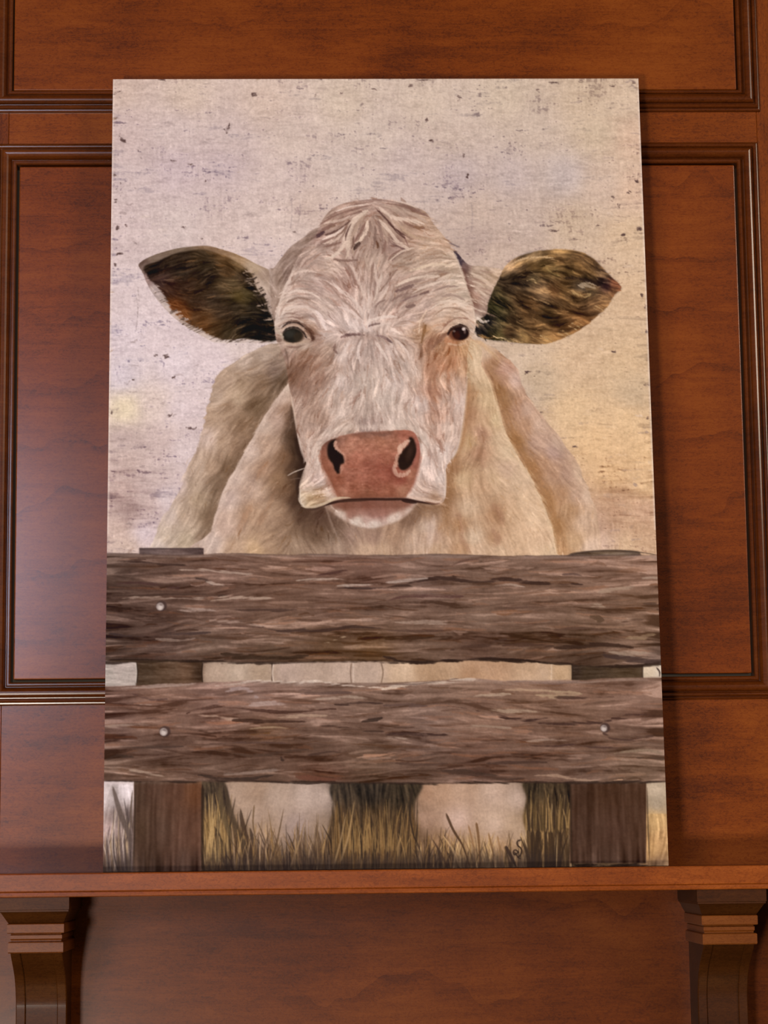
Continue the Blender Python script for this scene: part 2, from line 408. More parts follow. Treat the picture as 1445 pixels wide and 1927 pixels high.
    # ---- weathered plaster-like ground
    BG = [(225, 170, 205, 184, 168), (350, 180, 208, 188, 170), (500, 190, 208, 187, 170), (650, 190, 206, 188, 168), (800, 190, 205, 187, 168), (950, 180, 204, 186, 164), (1100, 190, 203, 182, 156), (1185, 175, 208, 186, 160),
          (230, 250, 200, 180, 172), (330, 250, 204, 186, 178), (430, 270, 198, 180, 172), (550, 260, 206, 188, 174), (700, 250, 204, 187, 172), (850, 250, 202, 184, 168), (1000, 240, 200, 182, 164), (1120, 250, 202, 182, 156), (1190, 260, 212, 184, 158),
          (240, 340, 202, 184, 178), (330, 320, 200, 182, 180), (420, 310, 195, 177, 174), (540, 340, 206, 188, 178), (650, 320, 204, 188, 176), (760, 310, 198, 181, 172), (860, 330, 194, 178, 172), (960, 330, 192, 176, 168), (1060, 330, 194, 180, 172), (1130, 350, 204, 182, 162), (1190, 360, 212, 184, 158),
          (230, 430, 206, 188, 182), (330, 430, 206, 190, 182), (430, 430, 206, 188, 178), (520, 430, 212, 194, 182), (580, 390, 204, 184, 170), (900, 400, 196, 176, 160), (980, 420, 194, 175, 160), (1080, 420, 202, 180, 154), (1180, 440, 208, 182, 150),
          (225, 560, 212, 196, 192), (240, 640, 212, 198, 198), (300, 640, 214, 198, 196), (500, 470, 206, 188, 180), (1190, 560, 210, 182, 148), (900, 450, 180, 160, 148), (930, 480, 196, 175, 158),
          (230, 710, 210, 198, 200), (330, 690, 216, 202, 202), (400, 680, 214, 198, 196), (460, 655, 212, 196, 188), (980, 660, 204, 182, 156), (1080, 680, 208, 180, 146), (1180, 680, 206, 178, 142), (1010, 720, 192, 170, 142), (1190, 740, 198, 174, 142),
          (235, 770, 224, 208, 176), (290, 760, 214, 196, 184), (340, 770, 212, 196, 194), (1080, 770, 214, 184, 144), (1180, 790, 218, 186, 144), (1120, 830, 220, 186, 142), (1210, 850, 218, 184, 140),
          (235, 830, 186, 166, 158), (300, 830, 200, 180, 172), (345, 850, 212, 196, 192), (240, 870, 190, 168, 158), (1150, 890, 214, 178, 134), (1215, 910, 212, 178, 136),
          (230, 920, 186, 162, 152), (290, 900, 198, 178, 170), (240, 960, 160, 136, 128), (280, 945, 190, 168, 160), (310, 935, 205, 190, 188), (225, 1000, 196, 172, 158), (270, 1005, 210, 194, 194), (240, 1025, 200, 178, 162),
          (1160, 950, 190, 154, 124), (1210, 960, 190, 154, 126), (1150, 985, 180, 146, 118), (1200, 1000, 196, 162, 130), (1180, 1025, 206, 176, 142), (1140, 1020, 206, 176, 148)]
    img = field(BG, 3.0, 14)
    hx = np.ones_like(vx); hy = (.05*noise_layer(120, 20)).astype(f32)
    hN = norm(lic(gauss(rng.standard_normal((RH, RW)).astype(f32), 1.1), hx, hy, 14))
    hB = norm(lic(gauss(rng.standard_normal((RH, RW)).astype(f32), 3.0), hx, hy, 30))
    pat = norm(noise_layer(90, 22)+noise_layer(40, 12)*.7)
    vN = norm(lic(gauss(rng.standard_normal((RH, RW)).astype(f32), 1.0), hy, hx, 12))
    cl = norm(noise_layer(5, 3)+.8*noise_layer(2.2, 1.6)+.6*noise_layer(14, 6))
    img += ((hN*2.2+hB*2.6+pat*3.0+vN*1.8+cl*2.6))[..., None]*np.array([1.0, 1.02, .95], f32)
    # scraped darker dry-brush patches
    dry = sstep(hN*.45+hB*.6+pat*.6+cl*.55, 1.1, 3.0)
    img -= dry[..., None]*np.array([40, 38, 32], f32)
    dry = sstep(hN*.5+norm(noise_layer(60, 26))*.7+cl*.8-vN*.3, 1.6, 3.4)
    img -= dry[..., None]*np.array([46, 46, 38], f32)
    low = sstep(YY, 640, 800)*(1-sstep(YY, 860, 900))*np.clip(sstep(-XX, -190, -60)+sstep(XX, 860, 930), 0, 1)
    img -= (low*np.clip(hB*.6+hN*.5, -.6, 2))[..., None]*np.array([13, 14, 13], f32)
    light = sstep(-hB*.6-pat*.5+hN*.3, 1.0, 2.0)
    img += light[..., None]*np.array([9, 9, 9], f32)
    # dark chips and scratches
    marks = [(213, 180, 6, 4), (222, 175, 9, 2), (213, 225, 7, 3), (306, 153, 8, 3), (428, 241, 4, 11), (424, 246, 3, 7), (324, 306, 7, 3), (361, 312, 8, 2), (476, 180, 8, 5), (232, 266, 8, 5), (383, 341, 3, 6),
             (345, 428, 6, 2), (376, 450, 5, 2), (552, 438, 4, 3), (219, 431, 4, 5), (224, 479, 7, 4), (312, 670, 7, 5), (326, 711, 5, 3), (323, 782, 8, 4), (360, 806, 12, 3), (292, 669, 4, 3), (210, 778, 3, 5),
             (790, 151, 24, 2), (807, 264, 5, 4), (770, 160, 5, 4), (862, 185, 5, 5), (1040, 152, 16, 2), (1090, 151, 10, 2), (1190, 152, 5, 4), (1150, 158, 8, 3), (870, 290, 3, 6), (876, 330, 3, 9), (1162, 384, 4, 6), (1151, 372, 5, 3), (1195, 338, 4, 4), (1180, 360, 5, 4),
             (1125, 421, 6, 3), (1200, 429, 6, 4), (1205, 553, 4, 6), (1212, 576, 3, 5), (1215, 620, 3, 8), (1080, 839, 5, 4), (1217, 785, 3, 3), (1153, 660, 8, 2), (1040, 432, 14, 2), (1075, 449, 16, 2), (990, 699, 7, 3), (1010, 775, 12, 2), (1015, 795, 12, 2),
             (800, 225, 3, 3), (216, 500, 3, 6), (214, 330, 3, 5), (217, 380, 3, 5), (236, 425, 3, 3), (1010, 170, 5, 3), (1170, 440, 5, 5), (640, 175, 6, 2), (700, 168, 9, 2), (250, 715, 4, 2), (590, 180, 3, 2)]
    for x, y, w, h in marks:
        for k in range(3):
            cx, cy = x+rng.normal()*w*.25, y+rng.normal()*h*.25
            if w >= h: pts = [(cx-w*.5, cy+rng.normal()*1.2), (cx, cy+rng.normal()), (cx+w*.5, cy+rng.normal()*1.5)]; th = h*.7
            else: pts = [(cx+rng.normal()*1.2, cy-h*.5), (cx, cy), (cx+rng.normal()*1.2, cy+h*.5)]; th = w*.7
            stroke(img, pts, max(th, 1.3), (82, 62, 58), .62, 1.2)
    for i in range(520):      # small random dabs in the ground
        x, y = rng.uniform(205, 1245), 150+890*rng.uniform()**1.0
        e = min(x-200, 1240-x); w = rng.uniform(4, 22); a = rng.uniform(.08, .34)*(1.6 if e < 70 else 1)
        c = (136, 118, 114) if rng.uniform() < .7 else (226, 208, 192)
        stroke(img, [(x, y), (x+w*.5, y+rng.normal()*1.5), (x+w, y+rng.normal()*2)], rng.uniform(1.2, 3.6), c, a, 1.5)
    for i in range(60):
        x = rng.choice([rng.uniform(206, 235), rng.uniform(1175, 1230), rng.uniform(220, 1200)]); y = rng.uniform(155, 520)
        stroke(img, [(x, y), (x+rng.normal()*2, y+rng.uniform(2, 7))], rng.uniform(1.2, 3), (100, 82, 80), rng.uniform(.3, .7), 1.1)
    for x, y0, y1 in ((256, 555, 625), (258, 540, 600), (884, 380, 440), (545, 370, 430), (560, 365, 420)):
        stroke(img, [(x, y0), (x+2, (y0+y1)/2), (x-1, y1)], 1.6, (150, 135, 132), .5, 1.4)

    def blend(poly, cols, amp=1.0, rag=3.0, edge=2.0, power=3.2, soft=6.0, tint=(1, 1, 1), closed=True, noise_=None, thr=.5):
        m = mask(poly, closed); n = fur if noise_ is None else noise_
        mb = gauss(m, rag)
        mm = sstep(mb+n*.085*rag/3.0, thr-.5/edge*.5, thr+.5/edge*.5) if rag > 0 else m
        c = field(cols, power, soft)
        c = c+(n*amp)[..., None]*np.array(tint, f32)
        over(img, mm, c)
        return mm
    # ---- far shoulders
    blend([(530, 640), (470, 664), (430, 688), (405, 712), (395, 745), (387, 775), (380, 810), (366, 850), (345, 900), (325, 945), (300, 985), (286, 1030), (284, 1060), (430, 1060), (430, 990), (470, 905), (520, 800), (545, 750), (565, 700), (560, 650)],
          [(480, 690, 158, 136, 116), (430, 715, 172, 148, 126), (405, 750, 172, 150, 130), (455, 725, 150, 126, 102), (490, 720, 132, 108, 86), (514, 697, 120, 100, 86), (530, 720, 104, 84, 66), (525, 660, 150, 130, 112), (495, 668, 176, 156, 138), (460, 678, 190, 170, 152), (445, 748, 184, 160, 134), (430, 770, 158, 132, 108),
           (400, 785, 172, 146, 122), (479, 767, 112, 90, 68), (455, 800, 132, 106, 82), (447, 840, 128, 102, 80), (420, 830, 168, 142, 118), (390, 825, 196, 174, 158), (409, 912, 120, 98, 78), (430, 880, 124, 100, 78), (395, 880, 164, 138, 114), (375, 880, 180, 158, 138), (363, 912, 176, 154, 132), (389, 970, 130, 108, 86), (375, 940, 160, 138, 114), (345, 970, 182, 160, 138), (339, 912, 204, 184, 172), (320, 970, 196, 178, 164), (316, 1014, 190, 172, 152), (350, 1020, 178, 160, 136), (380, 1020, 140, 118, 98), (300, 1030, 202, 186, 172)],
          9, 4, 1.6, tint=(1, .97, .9))
    blend([(880, 640), (930, 655), (968, 690), (985, 730), (1008, 768), (1035, 800), (1060, 835), (1085, 870), (1102, 905), (1112, 935), (1125, 975), (1131, 1045), (1131, 1060), (1030, 1060), (1020, 990), (980, 880), (930, 780), (890, 700)],
          [(915, 660, 200, 172, 140), (930, 680, 160, 122, 88), (950, 692, 186, 146, 120), (968, 712, 202, 172, 148), (945, 715, 168, 130, 100), (950, 755, 148, 112, 78), (938, 735, 140, 102, 66), (965, 830, 152, 112, 72), (1000, 880, 158, 116, 76), (1030, 940, 158, 118, 78), (1045, 990, 162, 122, 80), (1052, 1030, 176, 136, 94), (970, 770, 172, 134, 104), (990, 770, 196, 164, 136),
           (985, 800, 182, 144, 110), (1010, 830, 178, 146, 120), (1015, 800, 196, 166, 138), (1040, 850, 174, 144, 124), (1050, 835, 190, 162, 136), (1065, 890, 174, 142, 116), (1040, 890, 178, 142, 110), (1020, 870, 176, 138, 104), (1085, 930, 190, 158, 128), (1090, 890, 196, 168, 138), (1100, 980, 194, 164, 132), (1070, 960, 172, 136, 98), (1110, 1030, 206, 178, 148), (1080, 1020, 186, 152, 112), (1104, 930, 204, 176, 146), (1055, 930, 170, 132, 96)],
          7, 3.5, 2.0, tint=(1, .95, .82))
    def soft_strokes(L_):
        for pts, w, c, a, sf in L_: stroke(img, pts, w, c, a, sf, taper=(.2, .2))
    soft_strokes([([(540, 730), (508, 770), (480, 812), (452, 862), (424, 915), (404, 962), (392, 1000), (386, 1042)], 26, (112, 88, 68), .6, 18), ([(500, 700), (470, 760), (440, 830)], 22, (126, 100, 78), .35, 18),
                  ([(915, 690), (938, 740), (952, 790), (975, 840), (1000, 885), (1020, 925), (1036, 970), (1048, 1020)], 24, (150, 108, 66), .6, 16), ([(925, 665), (950, 690), (970, 730)], 12, (214, 182, 158), .3, 8)])
    # ---- chest and neck
    chest = blend([(545, 716), (528, 738), (508, 765), (488, 798), (468, 835), (447, 872), (424, 915), (408, 958), (397, 1000), (388, 1060), (1046, 1060), (1045, 1040), (1038, 994), (1023, 950), (1009, 921), (994, 889), (968, 849), (948, 805), (936, 767), (922, 724), (904, 690), (885, 640), (700, 640), (560, 680)],
          [(542, 728, 200, 178, 158), (530, 750, 192, 168, 150), (520, 790, 182, 156, 138), (540, 770, 160, 130, 108), (548, 790, 120, 92, 72), (495, 800, 190, 168, 150), (470, 850, 192, 170, 154), (440, 900, 194, 172, 156), (430, 940, 190, 168, 154), (400, 1020, 190, 170, 156), (505, 840, 176, 148, 126), (500, 880, 162, 132, 108), (470, 920, 184, 158, 138), (470, 965, 168, 138, 112), (440, 1030, 182, 154, 128), (420, 990, 190, 164, 146), (500, 1020, 166, 138, 112), (480, 1035, 180, 150, 116), (520, 960, 176, 148, 122), (540, 1000, 138, 112, 90),
           (535, 860, 128, 98, 74), (525, 900, 150, 120, 92), (552, 820, 78, 58, 42), (562, 850, 56, 40, 30), (560, 880, 54, 38, 28), (548, 890, 84, 62, 46), (555, 940, 74, 54, 42), (545, 920, 112, 84, 62), (570, 965, 84, 62, 48), (600, 972, 80, 58, 46), (580, 990, 112, 88, 70), (560, 1020, 152, 128, 106), (600, 1005, 106, 82, 64), (600, 1035, 140, 116, 96), (630, 975, 120, 96, 80), (640, 1030, 166, 142, 122), (620, 1010, 150, 128, 110), (655, 1005, 146, 120, 104), (700, 1010, 150, 122, 104), (690, 1035, 184, 156, 130), (740, 1010, 160, 130, 106), (720, 1035, 176, 148, 122), (790, 960, 120, 92, 72), (770, 975, 130, 102, 82), (800, 990, 188, 164, 142), (780, 1020, 186, 160, 138), (812, 1010, 176, 146, 120), (822, 1030, 184, 154, 122), (805, 965, 160, 132, 108),
           (890, 680, 204, 178, 140), (895, 710, 202, 174, 136), (905, 720, 194, 166, 126), (878, 740, 178, 140, 102), (880, 780, 172, 132, 98), (916, 753, 198, 170, 128), (912, 790, 188, 154, 116), (930, 790, 206, 180, 136), (940, 825, 204, 176, 138), (955, 850, 204, 178, 140), (904, 815, 172, 134, 104), (900, 850, 168, 130, 98), (880, 830, 192, 160, 118), (951, 883, 200, 170, 138), (930, 900, 196, 166, 128), (907, 912, 184, 150, 114), (870, 900, 190, 160, 120), (878, 956, 190, 162, 128), (975, 900, 204, 176, 140), (994, 942, 206, 176, 138), (1010, 970, 206, 176, 138), (1023, 1014, 206, 174, 136), (1035, 1035, 208, 180, 142), (970, 1010, 200, 168, 130), (936, 970, 166, 128, 92), (930, 1010, 176, 140, 104), (936, 1035, 198, 168, 132), (960, 970, 194, 162, 124), (849, 883, 154, 116, 82), (837, 927, 148, 110, 74), (845, 960, 172, 138, 104), (860, 985, 170, 132, 94), (838, 990, 168, 134, 100), (866, 1030, 172, 136, 100), (890, 1010, 206, 180, 146), (900, 1035, 196, 166, 132)],
          7, 2.6, 1.6, tint=(1, .96, .86))
    soft_strokes([([(548, 770), (556, 830), (560, 880), (562, 930), (570, 975)], 34, (60, 43, 32), .7, 26), ([(560, 965), (600, 985), (640, 990)], 34, (84, 62, 48), .65, 24), ([(530, 860), (525, 920), (540, 985)], 30, (112, 84, 62), .45, 26),
                  ([(545, 990), (590, 1010), (640, 1005)], 26, (100, 78, 60), .5, 20), ([(640, 990), (648, 1020), (652, 1042)], 12, (118, 94, 78), .5, 8), ([(690, 1000), (700, 1020)], 26, (140, 112, 94), .4, 18), ([(790, 960), (830, 955), (846, 930)], 20, (126, 94, 66), .6, 14),
                  ([(846, 880), (840, 930), (838, 990)], 14, (140, 102, 66), .55, 12), ([(884, 720), (880, 780), (868, 840)], 18, (150, 112, 76), .4, 14), ([(812, 975), (806, 1010), (800, 1042)], 12, (200, 176, 156), .5, 8), ([(824, 990), (826, 1042)], 8, (150, 116, 84), .5, 6)])
    # bright ridges of hair along the near folds, dark gaps beside them
    stroke(img, [(545, 722), (520, 752), (498, 786), (476, 826), (452, 868), (430, 908), (410, 956), (400, 1000), (392, 1042)], 7, (206, 186, 170), .45, 6, taper=(.02, .02))
    stroke(img, [(904, 692), (922, 724), (934, 764), (946, 805), (966, 849), (992, 889), (1008, 921), (1022, 950), (1036, 994), (1044, 1040)], 8, (216, 188, 146), .5, 6, taper=(.02, .02))
    for pts, w, a in (([(905, 808), (911, 822), (908, 832)], 9, .5), ([(897, 846), (906, 862), (908, 878)], 9, .4), ([(925, 950), (938, 968), (942, 984)], 12, .45), ([(926, 996), (934, 1012), (930, 1026)], 9, .45), ([(860, 965), (866, 985), (868, 1000)], 10, .45), ([(864, 1005), (872, 1022), (882, 1038)], 9, .45),
                      ([(500, 868), (490, 884), (482, 900)], 9, .35), ([(470, 950), (458, 975), (446, 1000)], 9, .4), ([(512, 930), (500, 960), (486, 990)], 8, .3)):
        stroke(img, pts, w, (150, 112, 84), a, 5)

    def hairs(region, n, length, w, cols, alpha=(.3, .8), spread=.22, curve=.25):
        """loose single hairs that follow the coat"""
        ys, xs = np.nonzero(region > .5)
        if len(xs) == 0: return
        for i in rng.integers(0, len(xs), n):
            x, y = float(xs[i]), float(ys[i]); L_ = rng.uniform(*length); a = ang[int(y), int(x)]+rng.normal()*spread; k = rng.normal()*curve
            d1 = np.array([math.cos(a-k), math.sin(a-k)]); d2 = np.array([math.cos(a+k), math.sin(a+k)]); c = np.array([x, y])
            col = np.array(cols[rng.integers(len(cols))], float)
            if len(cols) == 1: pass
            base = img[int(y), int(x)]; col = base+col
            stroke(img, [c-d1*L_*.5, c, c+d2*L_*.5], rng.uniform(*w), col, rng.uniform(*alpha), 1.1, raw=True, n=3, taper=(.4, .4))
    img *= 1+.05*gauss(mask([(880, 640), (968, 690), (1035, 800), (1112, 935), (1131, 1045), (820, 1045), (838, 900), (870, 790)]), 12)[..., None]*np.array([0, .15, 1.0], f32)
    m1 = mask([(530, 640), (405, 712), (380, 810), (300, 985), (290, 1045), (1125, 1045), (1112, 935), (1035, 800), (968, 690), (880, 640)])
    hairs(m1, 1500, (9, 24), (1.3, 3.0), [(24, 23, 22), (-26, -26, -24), (15, 14, 12), (-14, -18, -22)], (.25, .65))

    # ---- tufts of pale hair behind the cheeks of the head
    blend([(850, 470), (866, 484), (880, 498), (905, 500), (944, 508), (944, 530), (928, 552), (918, 575), (914, 600), (898, 612), (885, 580), (872, 540), (858, 505)],
          [(862, 487, 66, 54, 60), (858, 470, 90, 76, 76), (872, 505, 110, 84, 78), (890, 510, 176, 154, 134), (900, 500, 190, 168, 146), (910, 530, 190, 166, 142), (935, 520, 198, 172, 146), (895, 560, 166, 132, 112), (882, 540, 116, 84, 70), (888, 575, 124, 92, 78), (905, 590, 154, 130, 116), (908, 560, 184, 160, 142), (900, 540, 188, 164, 144), (898, 600, 196, 178, 160)], 12, 2.5, 1.6)
    # ---- ears
    earL = [(260, 498), (287, 482), (322, 471), (363, 465), (392, 465), (421, 472), (450, 482), (479, 497), (511, 516), (516, 565), (518, 594), (525, 623), (524, 645), (491, 646), (450, 646), (403, 645), (374, 630), (345, 613), (316, 589), (293, 563), (278, 540), (267, 513)]
    blend(earL, [(270, 500, 100, 80, 70), (290, 488, 130, 112, 96), (340, 472, 122, 104, 86), (392, 468, 120, 94, 70), (421, 476, 140, 112, 84), (450, 487, 160, 132, 100), (475, 502, 168, 146, 120), (500, 520, 158, 136, 118), (490, 540, 176, 156, 138), (503, 545, 190, 170, 152), (500, 560, 168, 148, 134), (510, 590, 176, 156, 142), (275, 530, 150, 126, 118), (290, 548, 176, 160, 154), (310, 572, 184, 168, 158), (345, 604, 178, 158, 144), (375, 626, 190, 172, 158), (400, 640, 204, 188, 178), (450, 643, 204, 190, 182), (500, 644, 196, 180, 170)], 8, 2.0, 2.0)
    earLi = [(272, 503), (299, 491), (334, 477), (374, 471), (403, 477), (432, 488), (455, 502), (472, 519), (480, 542), (497, 565), (506, 589), (523, 622), (518, 640), (490, 642), (462, 638), (427, 640), (400, 635), (380, 624), (351, 609), (328, 590), (313, 567), (299, 546), (281, 528), (272, 513)]
    blend(earLi, [(290, 508, 42, 30, 22), (330, 490, 56, 42, 30), (380, 478, 82, 64, 44), (420, 486, 112, 82, 50), (448, 500, 138, 110, 74), (340, 512, 44, 33, 24), (390, 505, 54, 42, 28), (430, 510, 84, 60, 36), (390, 525, 50, 38, 28), (455, 525, 50, 36, 24), (470, 540, 40, 30, 22), (300, 530, 84, 60, 52), (320, 545, 86, 58, 44), (350, 545, 72, 50, 36), (375, 550, 78, 58, 40), (415, 538, 94, 74, 50), (440, 535, 104, 84, 56), (400, 562, 58, 44, 32), (370, 572, 66, 46, 32), (328, 578, 112, 62, 30), (345, 595, 128, 76, 38), (372, 600, 104, 70, 42), (420, 588, 74, 56, 40), (450, 558, 112, 92, 54), (462, 552, 104, 88, 56), (480, 580, 46, 38, 28), (440, 580, 60, 48, 34), (460, 612, 38, 32, 24), (500, 620, 26, 22, 18), (400, 618, 92, 66, 40), (385, 612, 120, 80, 46), (430, 628, 66, 52, 34), (515, 635, 24, 20, 18)], 12, 3.5, 1.2, power=3.6, tint=(1, .88, .72), thr=.48)
    mL = mask(earLi)
    img *= 1-gauss(mL, 2)[..., None]*np.array([.20, .20, .20], f32)
    hairs(mL, 420, (12, 30), (1.2, 2.8), [(40, 33, 24), (-22, -18, -14), (26, 20, 14), (30, 18, 8), (-14, -12, -10)], (.2, .6), spread=.14)
    for i in range(70):   # pale rim hair breaking over the dark inside
        t = rng.uniform(); px = np.interp(t, [0, .25, .5, .75, 1], [283, 312, 350, 400, 500]); py = np.interp(t, [0, .25, .5, .75, 1], [540, 578, 614, 640, 645])
        stroke(img, [(px-4, py+2), (px+5, py-2), (px+rng.uniform(6, 13), py-rng.uniform(1, 5))], rng.uniform(1.2, 2.6), (196, 178, 166) if rng.uniform() < .6 else (60, 44, 34), rng.uniform(.35, .8), 1.1)
    for i in range(46):
        t = rng.uniform(); px = np.interp(t, [0, .5, 1], [462, 486, 512]); py = np.interp(t, [0, .5, 1], [505, 552, 606])
        stroke(img, [(px+10, py-3), (px, py+2), (px-rng.uniform(6, 16), py+rng.uniform(-2, 6))], rng.uniform(1.2, 2.6), (178, 156, 136) if rng.uniform() < .55 else (44, 34, 28), rng.uniform(.35, .8), 1.1)
    earR = [(938, 520), (951, 498), (974, 481), (1009, 471), (1047, 468), (1085, 471), (1114, 484), (1134, 504), (1149, 519), (1163, 532), (1168, 542), (1155, 553), (1140, 577), (1120, 595), (1094, 616), (1062, 633), (1027, 645), (989, 646), (951, 642), (925, 640), (893, 630), (891, 608), (912, 591), (916, 571), (922, 554)]
    blend(earR, [(960, 500, 196, 160, 122), (1000, 484, 196, 160, 112), (1050, 476, 176, 138, 88), (1050, 486, 150, 112, 68), (1100, 486, 160, 122, 78), (1132, 510, 174, 136, 94), (1155, 535, 150, 96, 66), (1152, 548, 170, 120, 78), (970, 500, 150, 118, 80), (1000, 498, 112, 84, 48), (1020, 500, 90, 68, 38),
                  (965, 520, 72, 56, 38), (985, 515, 84, 62, 40), (1040, 505, 76, 58, 34), (1070, 512, 66, 48, 26), (1090, 510, 110, 80, 46), (1110, 515, 130, 98, 60), (1100, 525, 70, 54, 34), (1130, 530, 44, 32, 30), (1140, 538, 70, 46, 44), (985, 535, 96, 76, 54), (1008, 540, 128, 100, 70), (1020, 550, 140, 110, 78), (1000, 525, 112, 92, 62), (955, 540, 62, 48, 34), (935, 560, 76, 66, 42), (930, 580, 70, 64, 38), (940, 600, 84, 74, 48), (980, 560, 74, 54, 34), (1000, 570, 84, 58, 34), (1040, 545, 96, 66, 40), (1060, 540, 84, 60, 34), (1092, 540, 152, 126, 92), (1080, 560, 66, 46, 26), (1112, 545, 150, 120, 80), (1090, 555, 150, 112, 68), (1030, 588, 58, 42, 24), (1040, 600, 76, 54, 32), (1070, 595, 126, 90, 54), (1110, 575, 164, 122, 78), (1130, 570, 172, 128, 82),
                  (990, 590, 86, 62, 38), (960, 605, 88, 66, 42), (1000, 615, 104, 76, 46), (1050, 615, 122, 86, 50), (1080, 612, 132, 92, 54), (1095, 600, 120, 80, 46), (920, 605, 62, 54, 46), (902, 620, 42, 36, 34), (925, 620, 70, 62, 44), (935, 632, 130, 114, 66), (955, 625, 84, 62, 40), (980, 636, 168, 134, 84), (1020, 638, 166, 128, 80), (1010, 630, 110, 78, 46), (1060, 628, 146, 106, 64), (1140, 560, 178, 134, 88)],
          15, 2.6, 1.5, power=3.6, tint=(1, .85, .6))
    mR = mask(earR)
    img *= 1-gauss(mR, 2)[..., None]*np.clip(.15-.07*midN[..., None]-.09*bigN[..., None], -.1, .4)*np.array([1, 1, .9], f32)
    hairs(gauss(mR, 3) > .85, 520, (10, 26), (1.2, 2.8), [(46, 38, 26), (-34, -28, -20), (30, 22, 12), (-20, -18, -14)], (.25, .75), spread=.2)
    for pts, w, c, a in (([(951, 500), (975, 488), (1010, 482), (1040, 484)], 3, (214, 182, 138), .7), ([(986, 528), (1000, 524), (1006, 532)], 3, (190, 160, 112), .7), ([(1060, 522), (1095, 524), (1128, 534)], 6, (40, 28, 24), .8), ([(1088, 536), (1105, 534), (1118, 540)], 7, (176, 156, 128), .75),
                         ([(1074, 548), (1095, 556), (1108, 552)], 4, (190, 158, 106), .7), ([(1024, 500), (1036, 512), (1050, 518)], 3, (150, 128, 78), .6), ([(1000, 560), (1020, 566), (1034, 574)], 3, (176, 142, 98), .6), ([(1140, 520), (1160, 534), (1164, 544)], 5, (160, 104, 72), .7)):
        stroke(img, pts, w, c, a, 1.5)
    for i in range(60):
        t = rng.uniform(); px = np.interp(t, [0, .4, .7, 1], [900, 975, 1060, 1135]); py = np.interp(t, [0, .4, .7, 1], [632, 642, 630, 575])
        stroke(img, [(px-12, py-6), (px, py), (px+rng.uniform(3, 10), py+rng.uniform(-1, 4))], rng.uniform(1.2, 2.6), [(176, 138, 88), (112, 80, 48), (204, 176, 128)][rng.integers(3)], rng.uniform(.35, .8), 1.1)

    # ---- head
    blend([(505, 512), (514, 505), (528, 485), (544, 466), (566, 450), (591, 431), (620, 430), (600, 480), (560, 560), (530, 625), (512, 600)],
          [(520, 520, 150, 128, 112), (545, 485, 146, 124, 110), (575, 458, 150, 128, 114), (530, 545, 166, 144, 128), (520, 580, 160, 138, 122), (515, 600, 140, 120, 106), (540, 520, 124, 102, 90), (505, 520, 170, 150, 136)], 13, 2.5, 1.5)
    head = [(515, 611), (521, 578), (530, 552), (541, 524), (552, 498), (566, 474), (584, 452), (598, 430), (606, 412), (622, 394), (652, 381), (700, 375), (735, 377), (766, 385), (798, 398), (813, 420), (838, 451), (853, 478), (866, 510), (878, 545), (889, 583), (893, 615), (883, 640), (878, 665), (877, 699), (875, 744), (868, 798), (859, 846), (841, 872), (836, 896), (836, 935), (825, 947), (784, 944), (700, 940), (620, 942), (585, 954), (567, 948), (561, 916), (568, 890), (575, 871), (566, 855), (556, 814), (548, 760), (541, 718), (537, 690), (528, 660), (519, 640)]
